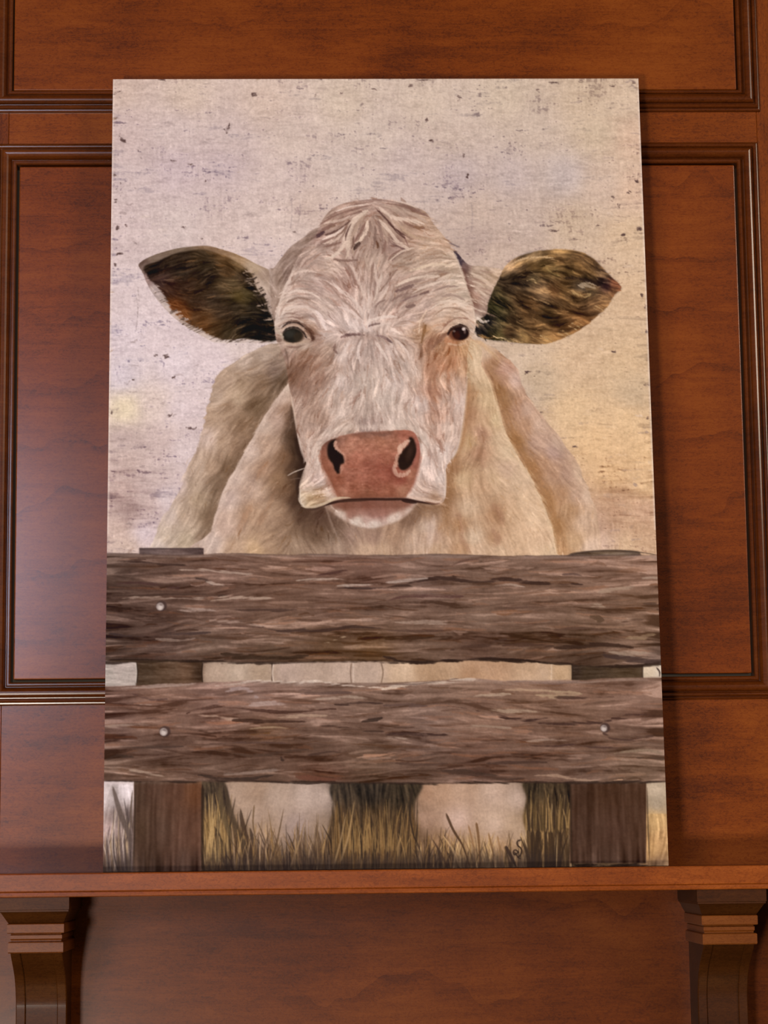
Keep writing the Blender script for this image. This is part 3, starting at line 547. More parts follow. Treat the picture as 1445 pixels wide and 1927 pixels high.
    HC = [(620, 410, 176, 152, 136), (650, 395, 170, 142, 126), (700, 385, 180, 156, 142), (760, 395, 166, 142, 126), (800, 415, 180, 154, 132), (830, 450, 190, 164, 140), (640, 430, 164, 138, 122), (600, 445, 160, 134, 122), (680, 420, 176, 152, 136), (700, 440, 162, 138, 124), (730, 430, 180, 156, 138), (770, 430, 172, 144, 124), (770, 450, 178, 150, 130), (740, 460, 158, 132, 120), (800, 460, 192, 168, 146), (650, 460, 168, 144, 130), (600, 475, 184, 162, 148), (570, 490, 176, 154, 140),
          (560, 520, 190, 170, 156), (620, 500, 188, 166, 150), (660, 500, 170, 146, 132), (700, 490, 180, 158, 142), (760, 490, 176, 154, 136), (800, 490, 186, 164, 144), (840, 500, 198, 178, 156), (850, 530, 200, 182, 162), (870, 560, 204, 186, 166), (550, 545, 196, 176, 162), (600, 540, 184, 162, 150), (650, 545, 178, 150, 136), (640, 530, 180, 154, 140), (687, 550, 190, 168, 154), (730, 550, 182, 160, 146), (760, 545, 174, 150, 136), (800, 545, 180, 158, 142), (820, 540, 182, 160, 144),
          (540, 575, 206, 188, 172), (570, 575, 190, 168, 154), (610, 575, 198, 178, 164), (650, 585, 202, 182, 170), (687, 595, 204, 186, 174), (725, 590, 186, 164, 150), (770, 570, 172, 150, 136), (800, 575, 182, 160, 146), (840, 570, 200, 180, 160), (880, 595, 206, 184, 164), (530, 600, 208, 192, 178), (560, 595, 186, 164, 150), (590, 600, 204, 186, 174), (620, 610, 206, 188, 178), (660, 612, 210, 194, 184), (687, 616, 218, 202, 192), (720, 612, 200, 180, 166), (770, 600, 190, 168, 154), (800, 600, 192, 168, 150), (830, 590, 200, 178, 158), (860, 600, 206, 184, 162),
          (560, 608, 160, 134, 116), (585, 620, 136, 106, 86), (596, 640, 168, 142, 126), (610, 630, 198, 180, 168), (570, 652, 190, 170, 152), (570, 666, 150, 120, 100), (545, 655, 168, 146, 130), (535, 670, 152, 128, 114), (540, 690, 128, 100, 82), (640, 632, 184, 164, 152), (687, 632, 178, 158, 146), (730, 632, 190, 170, 156), (615, 660, 176, 152, 134),
          (820, 610, 198, 170, 146), (800, 620, 158, 122, 90), (793, 630, 176, 144, 116), (810, 645, 140, 100, 78), (820, 650, 182, 146, 116), (850, 650, 176, 130, 96), (850, 665, 178, 134, 100), (870, 656, 198, 160, 120), (888, 620, 206, 186, 166), (840, 600, 200, 172, 148), (885, 645, 190, 158, 124),
          (560, 690, 136, 106, 88), (590, 680, 150, 120, 102), (600, 715, 154, 126, 110), (570, 730, 146, 118, 102), (550, 715, 116, 86, 68), (556, 735, 150, 124, 108), (560, 765, 174, 150, 134), (590, 760, 172, 146, 128), (610, 750, 186, 164, 148), (585, 810, 182, 158, 142), (575, 850, 184, 164, 150), (620, 700, 172, 148, 132), (600, 790, 170, 144, 126), (610, 680, 164, 138, 120),
          (640, 670, 200, 182, 170), (687, 670, 190, 172, 160), (730, 660, 202, 184, 172), (765, 655, 192, 170, 154), (640, 720, 206, 190, 178), (687, 720, 200, 184, 170), (740, 720, 208, 192, 180), (780, 700, 202, 182, 166), (790, 760, 206, 188, 176), (760, 690, 204, 186, 172), (687, 780, 186, 168, 154), (690, 800, 166, 146, 136), (640, 780, 196, 178, 164), (620, 740, 200, 182, 168), (740, 790, 200, 182, 168), (720, 750, 206, 190, 176), (620, 815, 196, 176, 162), (650, 805, 186, 166, 150), (760, 800, 206, 188, 172), (790, 830, 214, 198, 184), (770, 780, 204, 186, 172),
          (805, 700, 170, 130, 104), (830, 690, 172, 126, 96), (812, 740, 172, 132, 110), (820, 780, 180, 146, 126), (835, 710, 190, 158, 134), (850, 720, 194, 168, 148), (868, 690, 190, 154, 122), (860, 760, 206, 186, 172), (840, 760, 196, 170, 152), (845, 810, 196, 174, 158), (820, 820, 190, 162, 144), (830, 850, 206, 190, 178), (858, 800, 200, 178, 162), (815, 855, 196, 174, 160), (850, 680, 172, 126, 94),
          (590, 870, 198, 178, 164), (605, 860, 206, 188, 172), (590, 900, 190, 168, 156), (575, 915, 204, 184, 164), (600, 905, 196, 176, 164), (615, 925, 200, 180, 164), (600, 932, 168, 140, 108), (580, 940, 190, 166, 132), (568, 940, 212, 194, 168), (805, 870, 214, 196, 184), (810, 895, 204, 184, 172), (826, 900, 208, 192, 180), (800, 915, 196, 172, 156), (780, 925, 204, 182, 166), (820, 935, 172, 142, 118), (830, 925, 200, 180, 166)]
    hm = blend(head, HC, 11.5, 1.6, 2.2, power=3.6, soft=5, tint=(1, 1, .96))
    hairs(hm > .9, 2600, (8, 26), (1.1, 3.0), [(26, 26, 25), (-36, -42, -44), (17, 16, 15), (-24, -30, -34), (30, 28, 24), (-44, -50, -50)], (.25, .75), spread=.16)

    hairs(hm > .9, 800, (16, 44), (2.8, 5.5), [(30, 29, 28), (-34, -42, -42), (22, 20, 19), (-22, -28, -30), (34, 32, 30)], (.25, .6), spread=.12)
    S = lambda pts, w, c, a=.8, s=1.3, t=(.25, .35): stroke(img, pts, w, c, a, s, taper=t)
    HI, MDK, DKK = (232, 214, 198), (142, 112, 100), (96, 70, 64)
    _br = BR[:]; BR[:] = [BR[0]*.45]
    # forelock: strands falling left and right from the crown
    def Z(x, y): return (480+x/3.141, 360+y/3.141)
    for pts, w, c in (([(690, 60), (600, 75), (500, 110), (400, 165)], 3, MDK), ([(680, 80), (560, 110), (450, 150), (370, 200)], 4, MDK), ([(660, 75), (560, 90), (470, 120)], 3, HI), ([(640, 110), (540, 150), (430, 205), (350, 265)], 5, MDK), ([(400, 240), (375, 258), (350, 270)], 5, (84, 62, 66)),
                      ([(600, 130), (500, 170), (400, 190)], 4, (206, 184, 166)), ([(560, 170), (480, 230), (400, 260)], 4, DKK), ([(530, 200), (470, 250), (385, 290)], 4, HI), ([(520, 240), (460, 290), (390, 310)], 5, (212, 190, 172)), ([(500, 300), (440, 320), (380, 330)], 3, MDK),
                      ([(672, 100), (610, 140), (560, 190), (535, 250), (520, 310), (490, 350), (450, 385)], 8, (220, 200, 180)), ([(660, 110), (590, 170), (555, 230), (545, 300), (540, 360), (530, 395)], 7, (204, 184, 164)), ([(650, 130), (600, 190), (570, 260), (565, 320), (575, 375)], 5, (190, 166, 146)),
                      ([(560, 190), (535, 240), (525, 290)], 3, DKK), ([(655, 175), (650, 230), (620, 280), (585, 310)], 6, (228, 208, 186)), ([(640, 190), (610, 250), (578, 300)], 4, MDK), ([(610, 300), (590, 325), (578, 345)], 7, (70, 52, 46)), ([(575, 260), (570, 310), (560, 340)], 3, (120, 94, 82)),
                      ([(690, 160), (690, 240), (665, 310), (640, 370)], 5, (186, 162, 146)), ([(720, 170), (735, 240), (745, 300)], 5, (150, 124, 112)), ([(700, 200), (700, 270), (690, 340)], 4, (140, 116, 104)), ([(740, 190), (765, 260), (770, 320)], 4, (196, 172, 154)), ([(760, 290), (760, 330), (740, 370)], 4, MDK),
                      ([(700, 95), (750, 150), (810, 210), (870, 270), (900, 330)], 3, MDK), ([(715, 110), (765, 160), (830, 240), (880, 280)], 3, DKK), ([(720, 160), (780, 230), (830, 290), (900, 335)], 6, (214, 194, 174)), ([(790, 280), (850, 320), (900, 345)], 4, (206, 184, 164)), ([(800, 310), (850, 330), (890, 350)], 3, (120, 94, 88)),
                      ([(720, 90), (800, 150), (900, 170), (990, 190)], 7, (216, 196, 176)), ([(740, 80), (840, 110), (940, 140), (1010, 190)], 6, (196, 174, 156)), ([(760, 70), (860, 85), (960, 120), (1020, 150)], 4, MDK), ([(860, 170), (920, 205), (990, 215)], 5, (138, 106, 92)), ([(800, 170), (880, 220), (960, 240)], 5, (196, 170, 148)),
                      ([(770, 180), (830, 230), (880, 260)], 3, DKK), ([(840, 200), (900, 250), (980, 280), (1060, 290)], 5, (200, 174, 148)), ([(930, 205), (960, 215), (985, 205)], 4, (150, 116, 92)), ([(800, 60), (880, 70), (950, 100)], 3, (206, 186, 168)), ([(600, 60), (690, 50), (800, 60), (900, 85), (1010, 130)], 2, (150, 124, 114)),
                      ([(450, 400), (520, 410), (600, 405)], 4, (138, 112, 100)), ([(400, 400), (450, 385), (500, 360)], 3, (206, 188, 170)), ([(690, 375), (700, 400), (715, 430)], 4, (196, 174, 156)), ([(640, 375), (650, 420), (665, 470)], 4, (200, 178, 160)),
                      ([(850, 345), (800, 375), (780, 410)], 3, MDK), ([(880, 350), (830, 380), (800, 410)], 4, (124, 100, 92)), ([(930, 330), (850, 360), (770, 420)], 3, (206, 186, 166)),
                      # whorl and brow
                      ([(540, 440), (570, 500), (610, 580)], 4, (158, 128, 114)), ([(555, 430), (590, 500), (620, 570), (640, 640)], 4, (206, 186, 170)), ([(400, 520), (480, 570), (560, 620), (640, 720)], 3, (212, 192, 178)), ([(440, 520), (500, 590), (580, 650), (640, 740)], 4, (214, 196, 182)), ([(380, 520), (440, 560), (500, 640)], 3, (170, 144, 130)),
                      ([(480, 680), (560, 710), (640, 770)], 4, (216, 198, 186)), ([(500, 640), (570, 690), (630, 760)], 3, (170, 146, 132)), ([(660, 560), (665, 640), (655, 720)], 4, (210, 192, 178)), ([(690, 420), (680, 520), (670, 620)], 3, (160, 134, 120)), ([(720, 470), (700, 560), (690, 640)], 3, (164, 140, 128)), ([(700, 430), (710, 520), (740, 600)], 4, (204, 184, 168)),
                      ([(740, 480), (720, 570), (690, 660)], 4, (206, 188, 172)), ([(830, 460), (770, 540), (720, 600)], 3, (150, 124, 110)), ([(780, 560), (740, 620), (690, 680)], 4, (208, 188, 172)), ([(760, 640), (720, 660), (690, 700)], 3, (140, 116, 106)),
                      ([(930, 550), (880, 570), (820, 590)], 5, (128, 104, 98)), ([(1000, 520), (900, 540), (830, 570)], 4, (160, 136, 124)), ([(900, 600), (840, 620), (790, 650)], 4, (146, 122, 112)), ([(960, 610), (900, 630), (850, 650)], 4, (140, 116, 110)), ([(940, 670), (910, 678), (880, 680)], 5, (132, 108, 100)), ([(1020, 590), (990, 600), (960, 610)], 4, (120, 96, 90)),
                      ([(1080, 500), (1000, 500), (900, 520), (820, 560)], 5, (214, 196, 176)), ([(1160, 440), (1080, 430), (1000, 440), (900, 470)], 5, (214, 194, 168)), ([(1180, 520), (1100, 530), (1000, 560), (920, 600)], 4, (212, 194, 176)), ([(1200, 560), (1120, 560), (1040, 590)], 3, (160, 138, 126)), ([(1150, 480), (1060, 470), (980, 490)], 3, (160, 136, 120)),
                      ([(1240, 690), (1180, 650), (1100, 650), (1030, 690)], 4, (216, 198, 178)), ([(1230, 640), (1160, 610), (1080, 620)], 4, (172, 150, 136)), ([(1250, 720), (1190, 690), (1110, 690), (1040, 740)], 3, (168, 140, 120)), ([(1180, 400), (1080, 390), (980, 400)], 3, (170, 146, 126)),
                      ([(160, 610), (240, 590), (320, 600), (380, 640)], 4, (218, 200, 184)), ([(180, 660), (240, 630), (320, 640)], 4, (150, 126, 112)), ([(170, 700), (250, 680), (330, 700), (370, 760)], 4, (210, 192, 178)), ([(350, 700), (380, 740), (400, 790), (415, 820)], 6, (232, 216, 206)), ([(330, 720), (360, 770), (380, 810)], 4, (184, 160, 148)),
                      ([(200, 500), (280, 470), (360, 480)], 4, (210, 190, 174)), ([(180, 560), (260, 530), (340, 540)], 3, (164, 140, 126)), ([(185, 525), (193, 515)], 4, (60, 44, 42)), ([(640, 790), (680, 760), (760, 740), (830, 740)], 5, (220, 204, 190)), ([(650, 830), (720, 790), (800, 780)], 4, (208, 190, 176)), ([(660, 800), (690, 785), (730, 780)], 4, (120, 98, 92)),
                      ([(500, 860), (560, 845), (620, 840)], 5, (140, 114, 108)), ([(520, 850), (580, 848), (640, 848)], 3, (104, 80, 76)), ([(700, 850), (750, 860), (800, 895)], 4, (140, 118, 114)), ([(770, 870), (790, 882), (806, 896)], 4, (96, 76, 76)), ([(560, 870), (530, 920), (520, 980)], 5, (214, 198, 186)), ([(620, 870), (600, 940), (610, 1000)], 5, (212, 196, 184)),
                      ([(700, 880), (740, 940), (780, 1000)], 4, (216, 200, 186)), ([(660, 870), (680, 930), (690, 1000)], 4, (168, 150, 140)), ([(820, 870), (880, 930), (910, 1000)], 4, (212, 194, 180)), ([(470, 900), (460, 930), (480, 960)], 4, (134, 108, 98)), ([(1000, 780), (985, 850), (975, 900)], 4, (130, 96, 66)), ([(1010, 700), (970, 760), (960, 840)], 3, (214, 190, 164))):
        S([Z(*p) for p in pts], w*1.15, tuple(np.array(c)+(8 if sum(c) > 540 else -12)), .85)
    # edge of the brow against the dark side of the poll
    S([(516, 606), (523, 574), (533, 545), (545, 518), (556, 498)], 4, (214, 196, 180), .7, 1.6)
    S([Z(1172, 352), Z(1198, 400), Z(1212, 436)], 6, (62, 50, 58), .85, 2.5)
    S([Z(1215, 450), Z(1240, 520), Z(1260, 600), Z(1290, 700)], 6, (112, 80, 68), .7, 3)
    S([Z(1140, 300), Z(1180, 320), Z(1200, 325)], 3, (90, 76, 80), .6)
    S([Z(1170, 360), Z(1205, 450), Z(1235, 540), Z(1262, 620), Z(1285, 700), Z(1292, 790)], 4, (214, 196, 174), .7, 1.6)
    for i in range(16):
        t = i/15; px = 900+rng.normal()*9; py = 510+t*80
        S([(px-10, py-3), (px, py), (px+14, py+rng.uniform(2, 9))], rng.uniform(2, 4), (212, 192, 170) if i % 3 else (150, 120, 104), .6)
    S([(896, 596), (906, 604), (918, 602)], 5, (226, 210, 192), .8)

    # ---- eyes
    def ell(cx, cy, rx, ry, col, a=1.0, s=1.4, rot=0.0):
        x, y = P([(cx, cy)])[0]; dx = XX-x; dy = YY-y; c_, s_ = math.cos(rot), math.sin(rot)
        d = np.hypot((dx*c_+dy*s_)/rx, (-dx*s_+dy*c_)/ry); m = np.clip((1-d)*min(rx, ry)/s+.5, 0, 1)*a; over(img, m, np.array(col, f32))
    # left eye
    S([Z(130, 800), Z(170, 770), Z(230, 765), Z(290, 800), Z(330, 850), Z(345, 880)], 7, (96, 70, 58), .8, 2.5)
    S([Z(290, 800), Z(330, 850), Z(335, 885)], 9, (92, 62, 46), .7, 3)
    ell(549, 632, 21, 14, (84, 66, 52), 1, 4)
    ell(548, 631, 18, 13.5, (36, 33, 28), 1, 3.5)
    ell(543, 628, 9, 7, (66, 66, 58), .5, 7)
    ell(558, 634, 8, 9, (62, 50, 36), .5, 4)
    S([Z(140, 835), Z(165, 806), Z(215, 792), Z(265, 806), Z(300, 845), Z(325, 880)], 3, (196, 172, 150), .7)
    S([Z(150, 808), Z(190, 778), Z(250, 780), Z(300, 820)], 3.4, (44, 32, 28), .85, 1.6)
    S([Z(158, 832), Z(190, 808), Z(240, 806), Z(280, 835), Z(296, 868)], 3.4, (28, 22, 20), .85, 1.6)
    S([Z(125, 800), Z(165, 768), Z(220, 752), Z(280, 778)], 4, (216, 196, 178), .75)
    S([Z(140, 760), Z(190, 742), Z(250, 750)], 3, (128, 100, 90), .7); S([Z(120, 780), Z(170, 745), Z(230, 733)], 3, (208, 188, 172), .7)
    S([Z(150, 735), Z(200, 720), Z(260, 735)], 2.6, (140, 114, 102), .6)
    S([Z(160, 893), Z(220, 903), Z(290, 888), Z(345, 880)], 3.4, (186, 162, 138), .75, 2)
    S([Z(175, 915), Z(230, 922), Z(300, 905)], 3, (126, 98, 84), .7)
    S([Z(112, 800), Z(128, 830), Z(150, 850), Z(160, 880)], 5, (190, 174, 154), .85)
    S([Z(140, 835), Z(152, 855)], 4, (226, 210, 190), .7); ell(523, 640, 5, 4, (120, 96, 82), .8, 2)
    S([Z(310, 820), Z(335, 870), Z(320, 890)], 4, (72, 46, 36), .8)
    S([Z(170, 930), Z(185, 980), Z(190, 1040)], 3, (104, 82, 70), .6, 2)
    # right eye
    S([Z(1140, 830), Z(1100, 860), Z(1060, 900), Z(1035, 930)], 8, (120, 84, 66), .75, 4)
    S([Z(1120, 860), Z(1130, 885), Z(1180, 895)], 8, (190, 136, 100), .8, 3)
    ell(860, 627, 19, 13.5, (104, 62, 44), .9, 4)
    ell(864, 626, 15.5, 13, (34, 18, 14), 1, 3)
    ell(857, 630, 6, 8, (70, 34, 24), .6, 4)
    S([Z(1130, 850), Z(1150, 812), Z(1195, 790), Z(1240, 796), Z(1264, 830)], 5, (40, 25, 22), .9, 1.8)
    S([Z(1110, 830), Z(1140, 785), Z(1195, 762), Z(1250, 772), Z(1285, 810)], 5, (206, 180, 156), .85)
    S([Z(1090, 830), Z(1130, 775), Z(1190, 745), Z(1260, 752)], 3, (146, 112, 94), .75)
    S([Z(1255, 810), Z(1290, 830), Z(1300, 860)], 6, (214, 194, 174), .85)
    S([Z(1130, 895), Z(1190, 905), Z(1250, 890)], 4, (204, 172, 142), .8)
    ell(870, 618, 3.4, 3.2, (226, 214, 204), .9, 2); ell(872, 623, 2, 4, (140, 120, 112), .6, 2); ell(852, 622, 2.5, 2, (150, 136, 128), .6, 1.5)
    S([Z(1265, 870), Z(1330, 900), Z(1400, 960), Z(1440, 1010)], 7, (196, 162, 122), .6, 4)
    S([Z(985, 770), Z(995, 820), Z(980, 860)], 5, (146, 108, 72), .6, 3)

    img *= 1-gauss(mask(head), 2)[..., None]*np.array([.025, .035, .04], f32)
    # side planes of the face
    soft_strokes([([(552, 672), (560, 700), (566, 740)], 26, (122, 92, 74), .4, 20), ([(590, 665), (596, 700), (590, 735)], 30, (138, 108, 88), .3, 24), ([(808, 668), (812, 710), (816, 760)], 16, (150, 106, 78), .4, 14), ([(845, 668), (850, 690)], 26, (164, 116, 82), .35, 18),
                  ([(640, 640), (687, 634), (735, 640)], 12, (158, 132, 118), .4, 10), ([(570, 830), (578, 868)], 12, (150, 122, 104), .45, 9), ([(846, 840), (842, 868)], 10, (160, 132, 116), .4, 8), ([(690, 790), (690, 804)], 50, (160, 138, 126), .3, 16)])
    # ---- nose, nostrils and mouth
    def Y(x, y): return (480+x/3.141, 680+y/3.141)
    S([Y(330, 560), Y(380, 450), Y(480, 400), Y(620, 385), Y(760, 390), Y(860, 375), Y(940, 395), Y(1000, 460), Y(1010, 560)], 9, (214, 196, 180), .5, 6)
    nose = [(602, 852), (604, 840), (612, 832), (624, 826), (649, 818), (684, 813), (716, 812), (744, 809), (767, 809), (779, 815), (787, 833), (789, 858), (783, 884), (776, 909), (765, 930), (760, 936), (722, 936), (684, 937), (638, 938), (630, 925), (623, 912), (611, 888), (603, 868)]
    blend(nose, [(607, 850, 148, 96, 78), (612, 870, 156, 100, 80), (622, 890, 160, 102, 80), (632, 905, 150, 90, 68), (640, 930, 168, 116, 94), (660, 835, 192, 134, 110), (655, 845, 196, 138, 114), (690, 832, 180, 122, 98), (715, 830, 176, 118, 92), (700, 855, 178, 116, 94), (670, 860, 176, 112, 90), (690, 875, 152, 90, 72), (665, 875, 160, 98, 78), (680, 895, 168, 106, 86), (660, 895, 164, 104, 84), (700, 910, 158, 96, 76), (665, 915, 158, 98, 76), (690, 928, 140, 88, 66), (725, 860, 166, 104, 82), (740, 835, 178, 120, 96), (760, 816, 172, 108, 88), (783, 850, 158, 94, 82), (782, 870, 160, 98, 82), (775, 895, 172, 116, 92), (752, 902, 150, 84, 68), (735, 885, 142, 78, 62), (720, 890, 158, 92, 74), (730, 920, 158, 98, 76), (758, 922, 180, 128, 102), (690, 816, 136, 96, 80), (720, 815, 140, 98, 82), (640, 824, 152, 106, 88), (620, 832, 110, 72, 60)],
          8, 2.2, 1.0, power=3.4, noise_=norm(noise_layer(9, 6)+noise_layer(4, 3)*.8), tint=(1, .85, .8))
    for i in range(260):
        x, y = rng.uniform(636, 756), rng.uniform(825, 932); c = [(204, 148, 124), (128, 70, 56), (190, 128, 104), (150, 96, 80)][rng.integers(4)]
        S([(x, y), (x+rng.uniform(5, 14), y+rng.normal()*3)], rng.uniform(1.5, 4.5), c, rng.uniform(.2, .5), 2.5)
    over(img, gauss(mask([Y(*p) for p in ((474, 460), (440, 472), (424, 500), (422, 545), (430, 575), (450, 605), (462, 640), (484, 664), (498, 652), (500, 612), (523, 598), (521, 565), (496, 535), (470, 512), (462, 488))], True), 1.3), np.array((34, 24, 20), f32))
    over(img, gauss(mask([Y(*p) for p in ((905, 448), (926, 450), (941, 480), (949, 535), (932, 590), (902, 628), (872, 642), (846, 628), (838, 590), (848, 552), (878, 512), (904, 485))], True), 1.3), np.array((42, 28, 22), f32))
    ell(769, 850, 5, 14, (78, 54, 44), .45, 6, .3)
    for pts, w, c, a in (([(472, 470), (468, 500), (490, 525), (518, 548)], 6, (226, 176, 152), .9), ([(520, 552), (526, 580), (524, 600)], 4, (206, 152, 128), .7), ([(512, 612), (504, 640), (500, 662)], 6, (206, 150, 128), .8), ([(430, 580), (450, 620), (470, 660)], 5, (170, 110, 88), .7),
                         ([(907, 462), (870, 490), (848, 515), (846, 545)], 9, (232, 192, 168), .95), ([(835, 545), (828, 590), (832, 620)], 6, (224, 180, 156), .85), ([(812, 610), (815, 645), (840, 668), (880, 665), (912, 640)], 8, (220, 178, 156), .85), ([(930, 600), (948, 560), (958, 500)], 6, (172, 104, 90), .7),
                         ([(800, 620), (805, 660), (830, 685), (870, 690)], 4, (120, 62, 50), .7), ([(560, 430), (640, 420), (740, 430), (800, 425)], 5, (128, 92, 80), .6), ([(380, 520), (378, 570), (400, 630), (440, 710), (470, 790)], 5, (136, 86, 66), .6), ([(960, 520), (972, 570), (950, 650), (930, 720), (900, 780)], 4, (150, 96, 80), .5),
                         ([(980, 480), (1000, 540), (980, 620), (950, 700), (925, 780)], 6, (222, 204, 190), .55), ([(400, 640), (430, 700), (455, 760), (475, 800)], 5, (216, 200, 186), .6), ([(355, 520), (352, 560), (372, 610)], 5, (214, 198, 184), .5)):
        S([Y(*p) for p in pts], w, c, a*.9, 2.6)
    soft_strokes([([(606, 850), (614, 885), (628, 920), (642, 934)], 14, (140, 84, 62), .6, 10), ([(786, 850), (780, 890), (764, 928)], 10, (148, 92, 72), .5, 8), ([(650, 820), (700, 815), (750, 814)], 8, (134, 88, 70), .5, 6),
                  ([(650, 930), (700, 932), (755, 928)], 12, (134, 82, 60), .5, 9), ([(700, 860), (720, 885), (735, 900)], 20, (138, 76, 60), .35, 16), ([(625, 930), (642, 938)], 8, (196, 160, 134), .4, 5)])
    img *= 1-gauss(mask(nose), 1)[..., None]*np.array([.09, .08, .09], f32)
    # lower lip and chin
    over(img, gauss(mask([Y(*p) for p in ((404, 850), (440, 884), (500, 925), (560, 958), (620, 978), (690, 984), (760, 968), (840, 940), (900, 900), (935, 855), (940, 830), (700, 815), (480, 825))], True), .8+1.0), field([(620, 956, 150, 124, 106), (650, 952, 120, 82, 64), (690, 950, 132, 88, 76), (740, 948, 146, 108, 92), (660, 965, 150, 110, 94), (700, 966, 150, 110, 98), (720, 960, 142, 100, 88), (640, 968, 196, 176, 160), (670, 982, 204, 188, 172), (700, 987, 208, 192, 178), (740, 976, 200, 180, 164), (770, 955, 190, 168, 152), (760, 945, 150, 112, 94), (690, 975, 176, 146, 132)], 3.6, 4)+(midN*5)[..., None])
    for i in range(60):
        t = rng.uniform(); x = 618+t*150; y = 947+42*math.sin(math.pi*min(max(t, 0), 1))**.8
        S([(x-3, y-rng.uniform(2, 6)), (x, y-1), (x+rng.normal()*2, y+rng.uniform(0, 3))], rng.uniform(1.5, 3), [(212, 194, 178), (186, 162, 146), (218, 202, 186)][rng.integers(3)], rng.uniform(.25, .55), 1.8)
    BR[:] = []
    soft_strokes([([(622, 948), (700, 946), (775, 946)], 24, (118, 76, 60), .75, 10), ([(650, 962), (700, 964), (745, 960)], 12, (142, 100, 84), .55, 8)])
    S([Y(400, 852), Y(455, 832), Y(540, 818), Y(660, 812), Y(780, 812), Y(880, 812), Y(960, 826), Y(1060, 842)], 5, (52, 32, 26), .95, 1.6, (.12, .2))
    S([Y(480, 828), Y(560, 822), Y(660, 820)], 4, (70, 46, 36), .7); S([Y(860, 818), Y(910, 826), Y(950, 832)], 6, (44, 28, 24), .85)
    S([Y(265, 850), Y(320, 862), Y(400, 838), Y(480, 806), Y(560, 803)], 5, (206, 186, 156), .8); S([Y(262, 760), Y(258, 820), Y(290, 860)], 4, (220, 204, 182), .75)
    S([Y(300, 800), Y(350, 815), Y(420, 800)], 6, (150, 122, 92), .5, 4); S([Y(290, 870), Y(350, 870), Y(410, 852)], 4, (70, 50, 40), .8, 2)
    S([Y(920, 805), Y(1000, 812), Y(1070, 828), Y(1095, 815)], 5, (206, 180, 160), .75); S([Y(1000, 825), Y(1060, 838), Y(1085, 832)], 3, (120, 86, 70), .8)
    S([Y(960, 850), Y(1040, 865), Y(1090, 850)], 5, (130, 98, 74), .7, 3)
    S([Y(1118, 640), Y(1120, 720), Y(1116, 800)], 3.5, (222, 206, 194), .7); S([Y(1132, 620), Y(1134, 720), Y(1128, 810)], 5, (150, 112, 80), .6, 3)
    S([Y(245, 420), Y(262, 500), Y(290, 590)], 3.5, (206, 188, 172), .6); S([Y(205, 190), Y(222, 290), Y(240, 400)], 3.5, (204, 182, 162), .7)
    S([Y(228, 420), Y(245, 510), Y(272, 590), Y(262, 660), Y(246, 730), Y(250, 800)], 9, (44, 30, 24), .75, 5)
    S([Y(205, 260), Y(220, 360), Y(236, 450)], 6, (70, 52, 40), .7, 4)
    S([Y(1245, 80), Y(1238, 220), Y(1218, 380), Y(1188, 520), Y(1132, 600)], 5, (208, 188, 170), .5, 3); S([Y(1260, 100), Y(1250, 240), Y(1232, 400), Y(1200, 530), Y(1150, 610)], 6, (164, 122, 86), .5, 5)
    S([Y(185, 675), Y(230, 650), Y(292, 628)], 2, (196, 180, 164), .85, 1); S([Y(200, 700), Y(240, 690), Y(280, 690)], 1.6, (120, 98, 84), .6, 1)
    S([Y(410, 850), Y(440, 940), Y(470, 1010), Y(500, 1080)], 4, (150, 128, 112), .5, 3); S([Y(1050, 900), Y(1045, 1000), Y(1020, 1100)], 5, (204, 180, 158), .5, 4)

    BR[:] = []
    # ---- posts behind the planks, grass, cow legs
    def rect(x0, y0, x1, y1, cols, n=None, amp=6, soft=.6, tint=(1, .95, .9)):
        m = gauss(mask([(x0, y0), (x1, y0), (x1, y1), (x0, y1)], False), soft)
        c = field(cols, 3, 8)+((midN if n is None else n)*amp)[..., None]*np.array(tint, f32); over(img, m, c)
    soft_n = norm(noise_layer(22, 10)+.6*noise_layer(8, 6))
    low_soft = norm(noise_layer(40, 40)+.5*noise_layer(14, 14)+.4*fineN)
    grassV = norm(lic(gauss(rng.standard_normal((RH, RW)).astype(f32), 1.2), (.12*noise_layer(30, 60)).astype(f32), np.ones_like(vx), 18))
